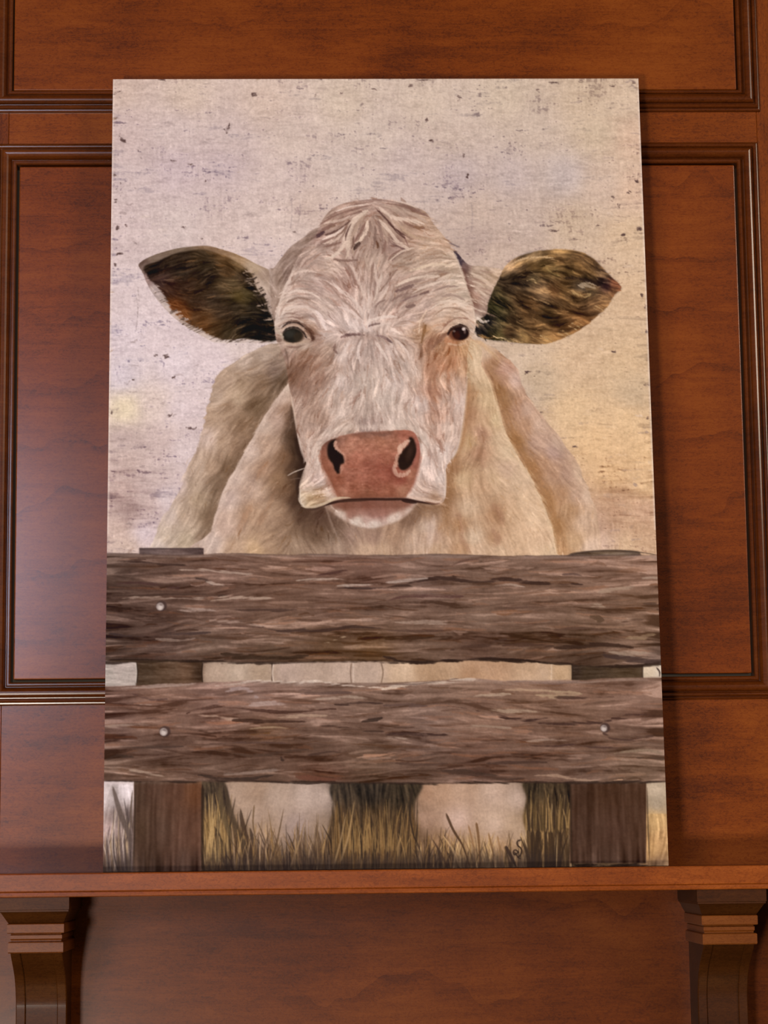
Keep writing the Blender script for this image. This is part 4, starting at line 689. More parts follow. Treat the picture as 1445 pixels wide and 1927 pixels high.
    # bottom strip
    rect(190, 1462, 1265, 1645, [(205, 1480, 205, 190, 186), (240, 1490, 210, 196, 192), (210, 1540, 176, 150, 136), (230, 1600, 96, 76, 62), (245, 1560, 110, 92, 84), (400, 1500, 92, 72, 54), (395, 1560, 120, 94, 60), (410, 1600, 74, 58, 44), (440, 1490, 160, 136, 116), (480, 1490, 166, 140, 118), (520, 1500, 172, 150, 132), (580, 1500, 170, 150, 136), (610, 1500, 174, 154, 140), (560, 1550, 158, 138, 126), (480, 1530, 170, 146, 126), (450, 1560, 130, 106, 82), (500, 1570, 160, 134, 108), (600, 1560, 150, 128, 108), (430, 1610, 70, 56, 44), (500, 1620, 84, 66, 50), (560, 1620, 86, 68, 52), (610, 1620, 84, 64, 48),
                                  (640, 1490, 60, 50, 40), (700, 1485, 54, 45, 36), (760, 1490, 62, 50, 38), (650, 1550, 76, 58, 40), (710, 1550, 88, 66, 44), (770, 1560, 90, 68, 46), (680, 1610, 62, 48, 36), (740, 1610, 74, 56, 40),
                                  (800, 1490, 168, 134, 108), (830, 1490, 170, 138, 112), (870, 1485, 176, 146, 122), (930, 1490, 184, 158, 138), (975, 1500, 190, 166, 148), (800, 1540, 160, 130, 108), (860, 1540, 188, 160, 142), (930, 1550, 186, 160, 138), (970, 1560, 176, 150, 124), (830, 1590, 150, 118, 86), (890, 1600, 176, 144, 104), (950, 1600, 166, 134, 100), (840, 1625, 88, 68, 50), (900, 1628, 130, 104, 76),
                                  (1005, 1490, 60, 48, 36), (1040, 1490, 66, 52, 36), (1010, 1540, 96, 74, 46), (1040, 1560, 126, 98, 60), (1020, 1600, 150, 118, 76), (1060, 1600, 84, 66, 44), (1235, 1485, 176, 158, 134), (1235, 1510, 150, 134, 112), (1230, 1540, 196, 162, 112), (1245, 1580, 176, 140, 96), (1240, 1620, 150, 118, 84)], low_soft, 5)
    over(img, gauss(mask([(632, 1468), (786, 1468), (778, 1520), (776, 1640), (622, 1640), (618, 1560), (628, 1520)]), 2), field([(640, 1490, 62, 52, 42), (700, 1485, 52, 44, 36), (760, 1490, 60, 50, 38), (650, 1550, 78, 60, 42), (710, 1550, 86, 66, 44), (770, 1560, 92, 70, 48), (680, 1610, 62, 48, 36)], 3, 8)+(grassV*11)[..., None]*np.array([1, .82, .6], f32))
    over(img, gauss(mask([(988, 1468), (1080, 1468), (1080, 1640), (990, 1640), (992, 1580), (984, 1540), (990, 1500)]), 1.5), field([(1005, 1490, 56, 46, 34), (1040, 1485, 70, 56, 40), (1060, 1500, 60, 48, 36), (1010, 1540, 96, 74, 46), (1040, 1560, 120, 92, 58), (1020, 1600, 140, 110, 70), (1064, 1600, 70, 56, 40)], 3, 8)+(grassV*14)[..., None]*np.array([1, .82, .55], f32))
    over(img, gauss(mask([(380, 1468), (420, 1468), (432, 1500), (436, 1530), (470, 1590), (480, 1640), (380, 1640)]), 1.5), field([(395, 1490, 66, 54, 42), (415, 1500, 72, 58, 46), (392, 1560, 120, 94, 60), (420, 1560, 88, 68, 48), (400, 1600, 92, 72, 48), (440, 1600, 64, 52, 42)], 3, 8)+(grassV*12)[..., None]*np.array([1, .85, .6], f32))
    over(img, mask([(1210, 1530), (1262, 1530), (1262, 1645), (1210, 1645)], False)*.9, field([(1230, 1545, 200, 164, 112), (1245, 1580, 180, 142, 96), (1225, 1600, 186, 146, 94), (1240, 1625, 150, 118, 86)], 3, 8)+(grassV*16)[..., None]*np.array([1, .9, .7], f32))
    # grass blades
    def blades(n, x0, x1, yb, h, cols, w=(1.3, 3.2), lean=10, a=(.5, .95)):
        for i in range(n):
            x = rng.uniform(x0, x1); y = yb+rng.uniform(-6, 6); hh = rng.uniform(*h); l = rng.normal()*lean
            S([(x, y), (x+l*.35, y-hh*.55), (x+l, y-hh)], rng.uniform(*w), cols[rng.integers(len(cols))], rng.uniform(*a), 1.1, (.05, .7))
    G1 = [(52, 40, 32), (84, 64, 44), (128, 98, 62), (66, 50, 38), (160, 128, 82)]
    G2 = [(188, 154, 104), (206, 174, 124), (150, 118, 74), (120, 92, 60), (70, 54, 38)]
    blades(90, 385, 460, 1636, (40, 120), G1, lean=14); blades(60, 385, 430, 1620, (60, 130), [(150, 120, 76), (120, 94, 58), (176, 146, 98), (60, 48, 36)], (2, 4), 9)
    S([(424, 1480), (432, 1520), (450, 1570), (470, 1610), (480, 1636)], 10, (74, 60, 46), .8, 3); S([(412, 1480), (420, 1530), (440, 1590)], 9, (92, 76, 54), .7, 3)
    S([(452, 1520), (460, 1560), (474, 1600), (484, 1630)], 7, (66, 50, 38), .85); S([(470, 1555), (478, 1590), (490, 1625)], 6, (64, 50, 40), .8)
    blades(60, 425, 640, 1640, (20, 60), [(54, 42, 34), (66, 50, 40)], (2, 5), 9, (.6, .95)); blades(170, 440, 640, 1638, (25, 95), G1+[(176, 146, 110)], lean=12, a=(.45, .9)); blades(26, 480, 620, 1630, (60, 110), [(120, 96, 68), (96, 74, 54)], (1.4, 2.4), 10)
    blades(110, 625, 785, 1640, (60, 150), [(52, 41, 31), (66, 50, 36)], (2.5, 5), 9, (.5, .9)); blades(200, 625, 785, 1638, (40, 140), [(120, 92, 58), (150, 116, 70), (84, 64, 42), (52, 42, 32), (176, 140, 88), (104, 76, 44)], lean=9, a=(.4, .85)); blades(50, 640, 770, 1600, (30, 80), [(148, 118, 74), (126, 98, 60)], (1.5, 2.8), 6, (.4, .8))
    blades(150, 785, 990, 1638, (25, 80), G2, lean=14, a=(.45, .9)); blades(60, 785, 850, 1636, (30, 80), G1, lean=10)
    for pts, w, c in (([(838, 1528), (852, 1560), (870, 1590), (884, 1632)], 4.5, (70, 50, 34)), ([(895, 1545), (900, 1580), (902, 1630)], 4.5, (108, 78, 50)), ([(880, 1550), (890, 1590), (894, 1630)], 3, (140, 106, 72)), ([(865, 1630), (850, 1595), (832, 1570)], 4, (200, 166, 118)), ([(842, 1632), (826, 1600), (812, 1576)], 4, (74, 56, 42)),
                      ([(918, 1565), (926, 1600), (930, 1635)], 3, (124, 92, 60)), ([(935, 1570), (940, 1600), (942, 1635)], 3, (150, 116, 80)), ([(950, 1590), (962, 1612), (972, 1632)], 6, (56, 42, 34)), ([(1002, 1545), (996, 1575), (985, 1600)], 4, (206, 172, 120)), ([(1010, 1632), (1022, 1590), (1034, 1560)], 8, (196, 160, 108)), ([(992, 1632), (1004, 1595), (1014, 1555)], 5, (86, 64, 40)),
                      ([(505, 1632), (520, 1585), (533, 1520)], 3.4, (92, 72, 52)), ([(478, 1512), (476, 1550), (484, 1590)], 3, (110, 88, 64)), ([(545, 1632), (560, 1590), (572, 1545)], 3.4, (148, 120, 86)), ([(640, 1620), (655, 1570), (666, 1505)], 3.2, (160, 130, 88)), ([(626, 1632), (640, 1580), (650, 1530)], 3.2, (150, 122, 84)), ([(775, 1480), (770, 1530), (780, 1580)], 5, (50, 40, 32))):
        S(pts, w, c, .85, 1.2, (.1, .6))
    blades(130, 990, 1075, 1638, (50, 140), G2+[(60, 46, 32), (84, 64, 40)], (1.8, 4.2), 8, (.5, .9)); blades(50, 990, 1075, 1640, (60, 160), [(56, 43, 32), (70, 53, 36)], (2.5, 5), 8, (.6, .95)); blades(60, 990, 1075, 1560, (30, 80), [(56, 44, 34), (84, 66, 42), (150, 120, 76)], (1.8, 3.4), 5, (.5, .9))
    # far left patch: pale ground with grey grass
    over(img, gauss(mask([(190, 1474), (252, 1474), (251, 1640), (188, 1640)], False), .8), field([(200, 1490, 214, 200, 196), (235, 1485, 216, 204, 202), (215, 1490, 150, 138, 132), (205, 1560, 186, 162, 154), (230, 1540, 120, 104, 96), (220, 1590, 110, 92, 80), (240, 1600, 76, 62, 58), (203, 1620, 120, 92, 76)], 3, 6)+(grassV*8)[..., None])
    for i in range(46):
        x = rng.uniform(200, 250); hh = rng.uniform(50, 140)
        S([(x, 1638), (x-3+rng.normal()*3, 1638-hh*.5), (x-rng.uniform(-4, 10), 1638-hh)], rng.uniform(1.5, 4), [(74, 60, 56), (120, 104, 96), (176, 152, 120), (56, 46, 44), (206, 188, 172)][rng.integers(5)], .7, 1.2, (.1, .6))
    S([(213, 1478), (228, 1530), (244, 1570), (246, 1600)], 9, (92, 78, 70), .85, 2); S([(250, 1485), (247, 1530), (250, 1560)], 3, (90, 74, 62), .8)
    # posts
    postN = norm(lic(gauss(rng.standard_normal((RH, RW)).astype(f32), 1.8), (.02*noise_layer(40, 60)).astype(f32), np.ones_like(vx), 40))
    rect(253, 1462, 380, 1640, [(262, 1500, 76, 60, 48), (290, 1490, 82, 62, 50), (330, 1490, 92, 68, 54), (366, 1490, 106, 74, 52), (300, 1560, 84, 66, 54), (350, 1560, 96, 72, 58), (372, 1560, 100, 74, 58), (270, 1610, 72, 56, 44), (340, 1620, 88, 68, 56), (265, 1560, 74, 58, 44)], postN, 6)
    rect(1072, 1462, 1216, 1623, [(1090, 1490, 70, 52, 40), (1140, 1490, 74, 54, 40), (1200, 1490, 76, 56, 42), (1100, 1560, 76, 58, 46), (1160, 1560, 82, 62, 50), (1205, 1560, 80, 60, 46), (1140, 1610, 78, 60, 48)], postN, 6)
    img *= 1-np.clip(gauss(mask([(253, 1474), (380, 1474), (380, 1640), (253, 1640)], False)+mask([(1072, 1474), (1216, 1474), (1216, 1623), (1072, 1623)], False), 1), 0, 1)[..., None]*np.array([.06, .12, .15], f32)
    S([(256, 1474), (254, 1560), (252, 1636)], 2.5, (54, 42, 34), .7); S([(381, 1474), (381, 1560), (382, 1636)], 5, (44, 32, 24), .8, 1.5, (.02, .02)); S([(1073, 1474), (1074, 1560), (1076, 1630)], 3, (52, 40, 30), .7)
    S([(1217, 1480), (1219, 1560), (1222, 1620)], 2.5, (60, 46, 34), .7)
    # strip between the planks
    rect(190, 1236, 1262, 1300, [(215, 1265, 168, 156, 146), (240, 1260, 178, 164, 154), (300, 1265, 84, 64, 50), (360, 1265, 82, 60, 46), (400, 1265, 172, 150, 130), (450, 1265, 178, 158, 138), (490, 1265, 160, 138, 116), (540, 1265, 178, 156, 140), (600, 1265, 174, 152, 134), (650, 1268, 182, 160, 142), (690, 1265, 176, 154, 136), (760, 1265, 186, 160, 132), (800, 1262, 164, 134, 104), (850, 1265, 176, 146, 116), (880, 1268, 160, 126, 96), (930, 1262, 176, 142, 112), (1000, 1265, 186, 156, 126), (1020, 1265, 192, 164, 136), (1055, 1265, 182, 152, 118), (1100, 1265, 68, 54, 40), (1180, 1265, 74, 58, 42), (1230, 1265, 204, 186, 162)], low_soft, 6)
    rect(256, 1236, 381, 1300, [(270, 1265, 72, 56, 42), (320, 1265, 84, 64, 48), (350, 1265, 96, 72, 54), (376, 1265, 58, 42, 30)], hN, 7)
    rect(1076, 1236, 1209, 1300, [(1085, 1262, 50, 38, 30), (1100, 1265, 68, 54, 40), (1180, 1265, 76, 60, 44)], hN, 6)
    rect(190, 1240, 256, 1300, [(205, 1265, 160, 150, 140), (225, 1255, 180, 166, 156), (240, 1270, 168, 156, 146)], hN, 8)
    rect(1210, 1240, 1262, 1284, [(1225, 1262, 204, 186, 160), (1240, 1262, 210, 196, 176)], hN, 5)
    for x, c in ((256, (206, 196, 184)), (257.5, (50, 38, 30)), (381, (44, 32, 24)), (511, (60, 44, 34)), (514, (206, 188, 170)), (660, (120, 98, 82)), (664, (196, 176, 158)), (716, (120, 98, 80)), (1036, (200, 176, 148)), (1075, (40, 30, 24)), (1209, (60, 46, 36))):
        S([(x, 1246), (x+rng.normal()*1.5, 1264), (x, 1284)], 2.6, c, .8, 1.1, (.02, .02))
    S([(1234, 1254), (1240, 1262), (1240, 1272)], 3, (60, 46, 42), .9)
    # post tops above the upper plank
    rect(262, 1031, 383, 1047, [(280, 1038, 96, 80, 76), (330, 1038, 100, 82, 76), (376, 1038, 74, 58, 54)], hN, 8)
    S([(262, 1032), (320, 1032), (380, 1031)], 2, (70, 56, 54), .8, 1, (.02, .02)); S([(375, 1031), (382, 1042)], 5, (50, 38, 36), .8)
    over(img, gauss(mask([(1070, 1042), (1082, 1038), (1120, 1034), (1160, 1033), (1200, 1036), (1208, 1044), (1240, 1044), (1240, 1050), (1070, 1050)]), .7), field([(1080, 1040, 84, 68, 56), (1140, 1038, 112, 94, 76), (1200, 1040, 92, 76, 62)], 3, 6)+(hN*9)[..., None])
    S([(1070, 1044), (1100, 1037), (1150, 1034), (1200, 1037), (1240, 1043)], 2.4, (66, 52, 44), .75)

    # ---- the two planks
    wob = .10*noise_layer(120, 16)+.06*noise_layer(50, 9)
    px_, py_ = np.cos(wob).astype(f32), np.sin(wob).astype(f32)
    w1 = norm(lic(gauss(rng.standard_normal((RH, RW)).astype(f32), 1.3), px_, py_, 30))
    w2 = norm(lic(gauss(rng.standard_normal((RH, RW)).astype(f32), 2.6), px_, py_, 55))
    w3 = norm(noise_layer(150, 9)+.7*noise_layer(260, 20))
    BR[:] = [w1]
    def plank(poly, cols):
        m = gauss(mask(poly, False), .7)
        wv = w1*.45+w2*.8+w3*.5
        c = field(cols, 2.6, 16)
        c = c+(np.clip(wv, -2.2, 2.4)*11.5)[..., None]*np.array([1, .97, .93], f32)
        c = c-(sstep(-wv, 1.15, 2.2)*16)[..., None]+(sstep(wv, 1.1, 2.1)*20)[..., None]*np.array([1, .97, .92], f32)
        c = c*np.array([.975, .92, .895], f32)
        over(img, m, c); return m
    def edge(y0s, xs): return list(zip(xs, y0s))
    top1 = [(190, 1043), (260, 1043), (340, 1045), (420, 1042), (520, 1044), (620, 1043), (720, 1045), (820, 1043), (940, 1045), (1060, 1045), (1160, 1044), (1250, 1043)]
    bot1 = [(1255, 1248), (1200, 1251), (1140, 1252), (1094, 1251), (1040, 1246), (980, 1242), (900, 1240), (820, 1243), (740, 1244), (660, 1243), (560, 1245), (470, 1246), (400, 1244), (300, 1243), (190, 1243)]
    p1 = plank(top1+bot1, [(220, 1080, 74, 60, 52), (220, 1150, 78, 62, 54), (220, 1220, 72, 58, 50), (300, 1070, 92, 74, 64), (320, 1110, 88, 70, 60), (300, 1200, 84, 68, 60), (420, 1080, 122, 100, 88), (420, 1130, 96, 76, 64), (420, 1160, 116, 96, 84), (400, 1210, 96, 80, 68), (520, 1070, 112, 90, 76), (520, 1130, 110, 88, 74), (520, 1180, 112, 92, 78), (520, 1230, 82, 66, 52), (620, 1070, 112, 88, 76), (620, 1110, 120, 98, 84), (620, 1160, 108, 88, 76), (620, 1210, 90, 70, 50), (700, 1080, 116, 92, 80), (700, 1150, 104, 86, 74), (700, 1220, 92, 70, 46),
              (800, 1065, 118, 98, 86), (800, 1110, 120, 102, 92), (800, 1160, 112, 92, 78), (800, 1210, 104, 86, 72), (900, 1065, 124, 104, 90), (900, 1110, 118, 98, 84), (900, 1160, 116, 98, 84), (900, 1210, 90, 70, 58), (1000, 1065, 124, 104, 90), (1000, 1110, 124, 102, 86), (1000, 1160, 114, 94, 80), (1000, 1200, 96, 78, 62), (1000, 1230, 84, 64, 50), (1100, 1065, 124, 102, 88), (1100, 1110, 128, 106, 90), (1100, 1160, 116, 96, 80), (1100, 1200, 92, 74, 58), (1100, 1235, 78, 62, 50), (1200, 1080, 130, 106, 90), (1200, 1130, 122, 100, 82), (1200, 1190, 132, 110, 92), (1200, 1220, 122, 102, 86), (1225, 1240, 72, 58, 50)])
    top2 = [(190, 1291), (263, 1289), (320, 1287), (381, 1283), (430, 1282), (469, 1279), (510, 1281), (557, 1283), (630, 1284), (720, 1284), (813, 1280), (869, 1276), (905, 1276), (944, 1280), (1000, 1280), (1056, 1278), (1100, 1279), (1131, 1275), (1180, 1274), (1262, 1273)]
    bot2 = [(1262, 1470), (1200, 1471), (1100, 1472), (980, 1471), (860, 1473), (720, 1472), (600, 1471), (500, 1470), (380, 1469), (300, 1469), (190, 1468)]
    p2 = plank(top2+bot2, [(220, 1310, 116, 94, 84), (220, 1370, 100, 80, 72), (220, 1440, 92, 74, 62), (300, 1310, 128, 104, 90), (300, 1350, 118, 94, 80), (300, 1410, 100, 82, 72), (300, 1450, 96, 76, 62), (400, 1300, 126, 104, 94), (400, 1350, 122, 98, 86), (400, 1400, 98, 78, 66), (400, 1450, 96, 78, 66), (480, 1300, 140, 120, 110), (500, 1330, 128, 104, 92), (500, 1370, 108, 84, 64), (500, 1420, 100, 80, 68), (500, 1455, 82, 64, 52), (600, 1300, 130, 110, 98), (600, 1350, 112, 92, 80), (600, 1410, 98, 80, 68), (600, 1455, 92, 66, 52), (700, 1310, 124, 104, 90), (700, 1360, 106, 86, 74), (700, 1420, 102, 84, 70), (700, 1455, 92, 74, 60),
              (800, 1310, 132, 112, 98), (800, 1350, 122, 104, 94), (800, 1400, 108, 90, 80), (800, 1450, 90, 72, 60), (880, 1290, 140, 120, 104), (900, 1320, 126, 104, 90), (900, 1360, 124, 100, 84), (900, 1410, 106, 84, 72), (900, 1455, 86, 66, 56), (1000, 1300, 136, 112, 94), (1000, 1330, 122, 100, 84), (1000, 1380, 116, 94, 80), (1000, 1430, 96, 76, 64), (1100, 1300, 132, 108, 92), (1100, 1340, 122, 100, 84), (1100, 1380, 104, 82, 68), (1100, 1440, 104, 86, 74), (1200, 1300, 130, 108, 94), (1200, 1340, 122, 98, 84), (1200, 1380, 104, 84, 72), (1200, 1420, 110, 92, 76), (1200, 1455, 108, 90, 74)])
    # scattered grain strokes
    for mreg, n in ((p1, 620), (p2, 560)):
        ys, xs = np.nonzero(mreg > .95)
        for i in rng.integers(0, len(xs), n):
            x, y = float(xs[i]), float(ys[i]); L_ = rng.uniform(22, 110); s = rng.normal()*.035; k = rng.normal()*2.2
            d = [(38, 34, 32), (-34, -32, -30), (24, 21, 19), (-24, -26, -28), (16, 6, 0)][rng.integers(5)]
            yy = np.clip([y-s*L_, y+k, y+s*L_], 0, RH-1)
            if mreg[int(yy[0]), int(max(x-L_*.5, 0))] < .9 or mreg[int(yy[2]), int(min(x+L_*.5, RW-1))] < .9: continue
            stroke(img, [(x-L_*.5, yy[0]), (x, yy[1]), (x+L_*.5, yy[2])], rng.uniform(1.5, 5.0), img[int(y), int(x)]+np.array(d), rng.uniform(.3, .75), 1.6, raw=True, n=4, taper=(.5, .5))
    def A(x, y): return (190+x/2.726, 1020+y/2.726)
    def B(x, y): return (720+x/2.676, 1020+y/2.676)
    DC, LC = (52, 36, 30), (166, 144, 128)
    for f, pts, w, c in ((A, [(50, 95), (200, 100), (330, 112), (440, 120)], 4, (56, 40, 34)), (A, [(400, 140), (520, 142), (680, 155), (830, 160)], 4, LC), (A, [(60, 215), (170, 205), (280, 215), (400, 235)], 5, (70, 48, 44)), (A, [(480, 180), (540, 195), (570, 220)], 4, (60, 46, 40)), (A, [(540, 200), (590, 215), (640, 220)], 4, (180, 158, 142)),
                         (A, [(60, 275), (200, 272), (380, 265), (560, 268), (640, 272)], 4, (60, 44, 36)), (A, [(80, 290), (220, 282), (400, 288), (560, 290)], 5, (160, 138, 122)), (A, [(560, 300), (640, 285), (760, 282), (880, 288)], 4, (164, 142, 124)), (A, [(640, 340), (760, 345), (900, 348), (1000, 345)], 4, (66, 48, 40)), (A, [(1100, 170), (1200, 150), (1260, 140)], 3, (70, 46, 40)),
                         (A, [(1000, 195), (1120, 185), (1240, 188)], 4, (176, 156, 140)), (A, [(1180, 235), (1300, 232), (1444, 232)], 4, (50, 36, 32)), (A, [(1200, 222), (1300, 215), (1444, 208)], 4, (176, 158, 144)), (A, [(800, 430), (900, 448), (1050, 450), (1180, 442), (1300, 432), (1444, 442)], 4, (58, 42, 36)), (A, [(340, 350), (480, 350), (600, 352)], 5, (156, 136, 124)),
                         (A, [(230, 480), (330, 470), (450, 465), (560, 460)], 4, (64, 50, 46)), (A, [(280, 495), (400, 505), (480, 490)], 6, (132, 112, 100)), (A, [(620, 570), (760, 590), (900, 590), (1060, 580)], 8, (50, 36, 26)), (A, [(30, 600), (200, 604), (400, 606), (560, 608)], 4, (50, 38, 30)), (A, [(40, 607), (220, 607), (430, 607)], 1.6, (168, 138, 90)),
                         (A, [(1140, 515), (1200, 498), (1250, 482)], 4, (160, 138, 112)), (A, [(560, 400), (700, 408), (820, 430)], 4, (150, 126, 112)), (A, [(50, 470), (150, 480), (280, 478)], 4, (56, 44, 42)), (A, [(620, 420), (760, 430), (880, 450)], 3, (80, 58, 48)), (A, [(1440, 610), (1250, 604), (1050, 606)], 5, (56, 38, 22)),
                         (B, [(0, 230), (100, 212), (200, 190), (300, 175), (380, 185), (480, 200), (600, 182), (720, 195), (860, 208), (1000, 210)], 6, DC), (B, [(0, 205), (120, 190), (220, 178)], 4, (168, 150, 138)), (B, [(20, 290), (120, 270), (260, 262), (400, 268)], 5, (80, 54, 48)), (B, [(340, 115), (400, 90), (480, 80)], 3, (90, 66, 56)), (B, [(560, 215), (640, 210), (720, 225)], 3, LC),
                         (B, [(60, 400), (220, 402), (340, 398)], 6, (150, 128, 112)), (B, [(560, 330), (700, 325), (820, 320)], 4, (86, 64, 52)), (B, [(340, 535), (460, 520), (560, 500), (620, 480)], 6, (72, 52, 42)), (B, [(860, 525), (1000, 520), (1120, 515), (1260, 528)], 6, (50, 34, 26)), (B, [(600, 515), (720, 510), (860, 520)], 5, (70, 50, 40)),
                         (B, [(900, 160), (960, 158), (1000, 165)], 4, (84, 64, 56)), (B, [(1080, 250), (1180, 235), (1280, 228)], 5, (150, 128, 108)), (B, [(1010, 330), (1080, 318), (1130, 330)], 5, (160, 138, 118)), (B, [(1200, 400), (1260, 390), (1320, 380)], 4, (90, 68, 54)), (B, [(0, 570), (120, 600), (280, 598), (420, 588), (560, 580), (700, 590), (860, 600)], 5, (46, 32, 26)),
                         (B, [(1100, 560), (1200, 580), (1300, 590), (1400, 600)], 10, (60, 46, 42)), (B, [(1140, 550), (1260, 556), (1380, 556)], 7, (150, 130, 112)), (B, [(1220, 480), (1320, 470), (1380, 450)], 9, (142, 118, 92)), (B, [(860, 440), (1000, 430), (1120, 440)], 4, (84, 62, 50)), (B, [(0, 440), (150, 445), (300, 440)], 4, (80, 60, 50)),
                         (B, [(1040, 370), (1090, 380), (1080, 400)], 8, (84, 64, 48)), (B, [(1290, 300), (1360, 310), (1390, 340)], 4, (80, 60, 48)), (B, [(1300, 180), (1350, 175), (1390, 182)], 4, (160, 138, 120)), (A, [(20, 590), (100, 596)], 4, (44, 34, 32)),
                         # lower plank
                         (A, [(560, 735), (700, 712), (800, 708), (1000, 716), (1060, 705), (1200, 722), (1300, 735), (1444, 742)], 5, (206, 190, 174)), (A, [(150, 770), (240, 800), (340, 800)], 4, (80, 58, 52)), (A, [(180, 830), (260, 832)], 8, (176, 156, 142)), (A, [(440, 875), (480, 855), (600, 845), (740, 850), (900, 868), (1050, 862), (1200, 850)], 5, (60, 38, 30)),
                         (A, [(470, 880), (560, 888), (700, 902)], 5, (170, 142, 122)), (A, [(680, 908), (800, 915), (900, 915), (1060, 910)], 6, (50, 32, 24)), (A, [(900, 895), (1040, 885), (1160, 885)], 5, (164, 138, 116)), (A, [(760, 830), (860, 822), (960, 830)], 7, (164, 142, 132)), (A, [(640, 760), (740, 750), (800, 790)], 6, (156, 136, 130)),
                         (A, [(1120, 935), (1200, 940), (1290, 950)], 5, (64, 46, 38)), (A, [(1330, 920), (1400, 905), (1440, 895)], 5, (44, 32, 26)), (A, [(760, 955), (880, 945), (960, 950)], 4, (150, 126, 100)), (A, [(740, 985), (860, 975)], 5, (100, 68, 40)), (A, [(80, 1050), (240, 1045), (420, 1042)], 4, (66, 50, 42)), (A, [(30, 1105), (90, 1090), (170, 1100)], 4, (60, 46, 38)),
                         (A, [(150, 1165), (240, 1180), (330, 1200)], 4, (156, 134, 116)), (A, [(560, 1030), (760, 1025), (960, 1030)], 4, (80, 60, 52)), (A, [(660, 1080), (800, 1090), (960, 1070), (1060, 1060)], 5, (70, 52, 42)), (A, [(1060, 1090), (1160, 1070), (1240, 1075)], 5, (64, 46, 38)), (A, [(500, 1190), (640, 1215), (760, 1205), (880, 1190)], 7, (50, 38, 32)),
                         (A, [(620, 1180), (760, 1175), (900, 1160)], 5, (128, 108, 96)), (A, [(1000, 1200), (1140, 1210), (1300, 1205)], 7, (98, 62, 48)), (A, [(1340, 965), (1400, 962), (1444, 966)], 4, (60, 44, 36)), (A, [(30, 940), (160, 930), (260, 935)], 4, (140, 118, 104)), (A, [(1300, 945), (1318, 948)], 9, (48, 34, 28)), (A, [(922, 1100), (932, 1118)], 8, (50, 36, 30)),
                         (A, [(1000, 760), (1120, 770), (1280, 768)], 5, (88, 68, 60)), (A, [(1100, 800), (1260, 790), (1400, 800)], 5, (160, 140, 122)), (A, [(1200, 830), (1330, 820), (1440, 822)], 4, (56, 40, 34)), (A, [(100, 745), (300, 735), (500, 722)], 5, (150, 128, 116)), (A, [(180, 905), (280, 900), (380, 912)], 4, (82, 62, 54)),
                         (B, [(0, 735), (100, 715), (220, 700), (360, 690), (460, 688)], 6, (208, 190, 170)), (B, [(0, 708), (140, 712), (240, 700), (380, 682)], 3, (60, 42, 36)), (B, [(450, 775), (520, 765), (640, 762)], 5, (170, 148, 126)), (B, [(600, 742), (720, 740), (840, 745)], 4, (170, 142, 116)), (B, [(760, 760), (880, 765), (1000, 762)], 10, (164, 140, 112)),
                         (B, [(860, 775), (1000, 778), (1160, 775)], 5, (64, 44, 36)), (B, [(440, 840), (520, 850), (600, 870), (640, 885), (740, 888), (830, 882)], 5, (48, 30, 26)), (B, [(320, 822), (420, 832)], 4, (60, 42, 36)), (B, [(620, 890), (720, 895), (830, 908), (960, 908), (1080, 905), (1150, 890)], 5, (58, 40, 34)), (B, [(1150, 885), (1240, 865), (1390, 862)], 6, (58, 38, 32)),
                         (B, [(470, 830), (560, 845), (700, 845), (800, 850)], 6, (160, 138, 116)), (B, [(0, 965), (120, 960), (220, 968), (330, 965)], 6, (50, 34, 30)), (B, [(0, 980), (80, 985), (160, 980)], 4, (160, 140, 124)), (B, [(1110, 960), (1160, 985), (1240, 990), (1360, 970)], 4, (70, 50, 42)), (B, [(720, 998), (860, 992), (980, 998)], 4, (150, 128, 112)),
                         (B, [(740, 1020), (860, 1022), (960, 1016), (1100, 1030), (1230, 1032)], 4, (66, 46, 40)), (B, [(60, 1108), (200, 1118), (320, 1112)], 5, (76, 56, 46)), (B, [(520, 1108), (680, 1105), (820, 1106)], 5, (66, 48, 40)), (B, [(280, 1150), (420, 1155), (600, 1185), (720, 1180)], 8, (62, 46, 38)), (B, [(740, 1172), (860, 1170), (960, 1188), (1060, 1198)], 4, (160, 132, 110)),
                         (B, [(1130, 1195), (1200, 1190)], 7, (196, 156, 124)), (B, [(600, 700), (760, 704), (900, 706), (1080, 690)], 4, (96, 72, 62)), (B, [(0, 820), (120, 815), (220, 822)], 5, (88, 68, 60)), (B, [(380, 930), (520, 925), (640, 930)], 5, (148, 126, 108)), (B, [(1000, 820), (1140, 800), (1240, 790)], 5, (96, 72, 58)), (B, [(1280, 1080), (1400, 1085)], 6, (78, 60, 48)), (B, [(1160, 1060), (1300, 1045), (1400, 1055)], 6, (134, 114, 94))):
        S([f(*p) for p in pts], w, c, .78, 1.6, (.3, .4))
    S([(1080, 1626), (1150, 1627), (1218, 1626)], 5, (30, 20, 16), .9, 1.5, (.05, .05))
    # shade lines under the planks and pale upper lip
    S(bot1[::-1], 4.5, (40, 28, 22), .8, 1.6, (.01, .01)); S([(x, y-1) for x, y in bot2[::-1]], 4, (44, 32, 26), .8, 1.6, (.01, .01))
    S([(x, y+2) for x, y in top1], 3, (138, 118, 106), .5, 2, (.01, .01)); S([(x, y+3) for x, y in top2], 5, (160, 140, 126), .45, 3, (.01, .01))
    S([(x, y-1) for x, y in top1], 1.8, (92, 74, 66), .7, 1, (.01, .01))
    # nails
    for x, y, r in ((302, 1140, 8), (309, 1375, 8), (1136, 1368, 7)):
        ell(x+1.5, y-.5, r+1.8, r+1.8, (66, 50, 46), .85, 2); ell(x-1, y+.5, r-1, r-1, (160, 146, 138), .95, 2); ell(x-1, y+2, r*.5, r*.5, (206, 194, 184), .8, 3); ell(x+1, y-3, 3, 2, (104, 90, 84), .6, 2)
    BR[:] = []
    # the painter's monogram
    INK = (44, 32, 26)
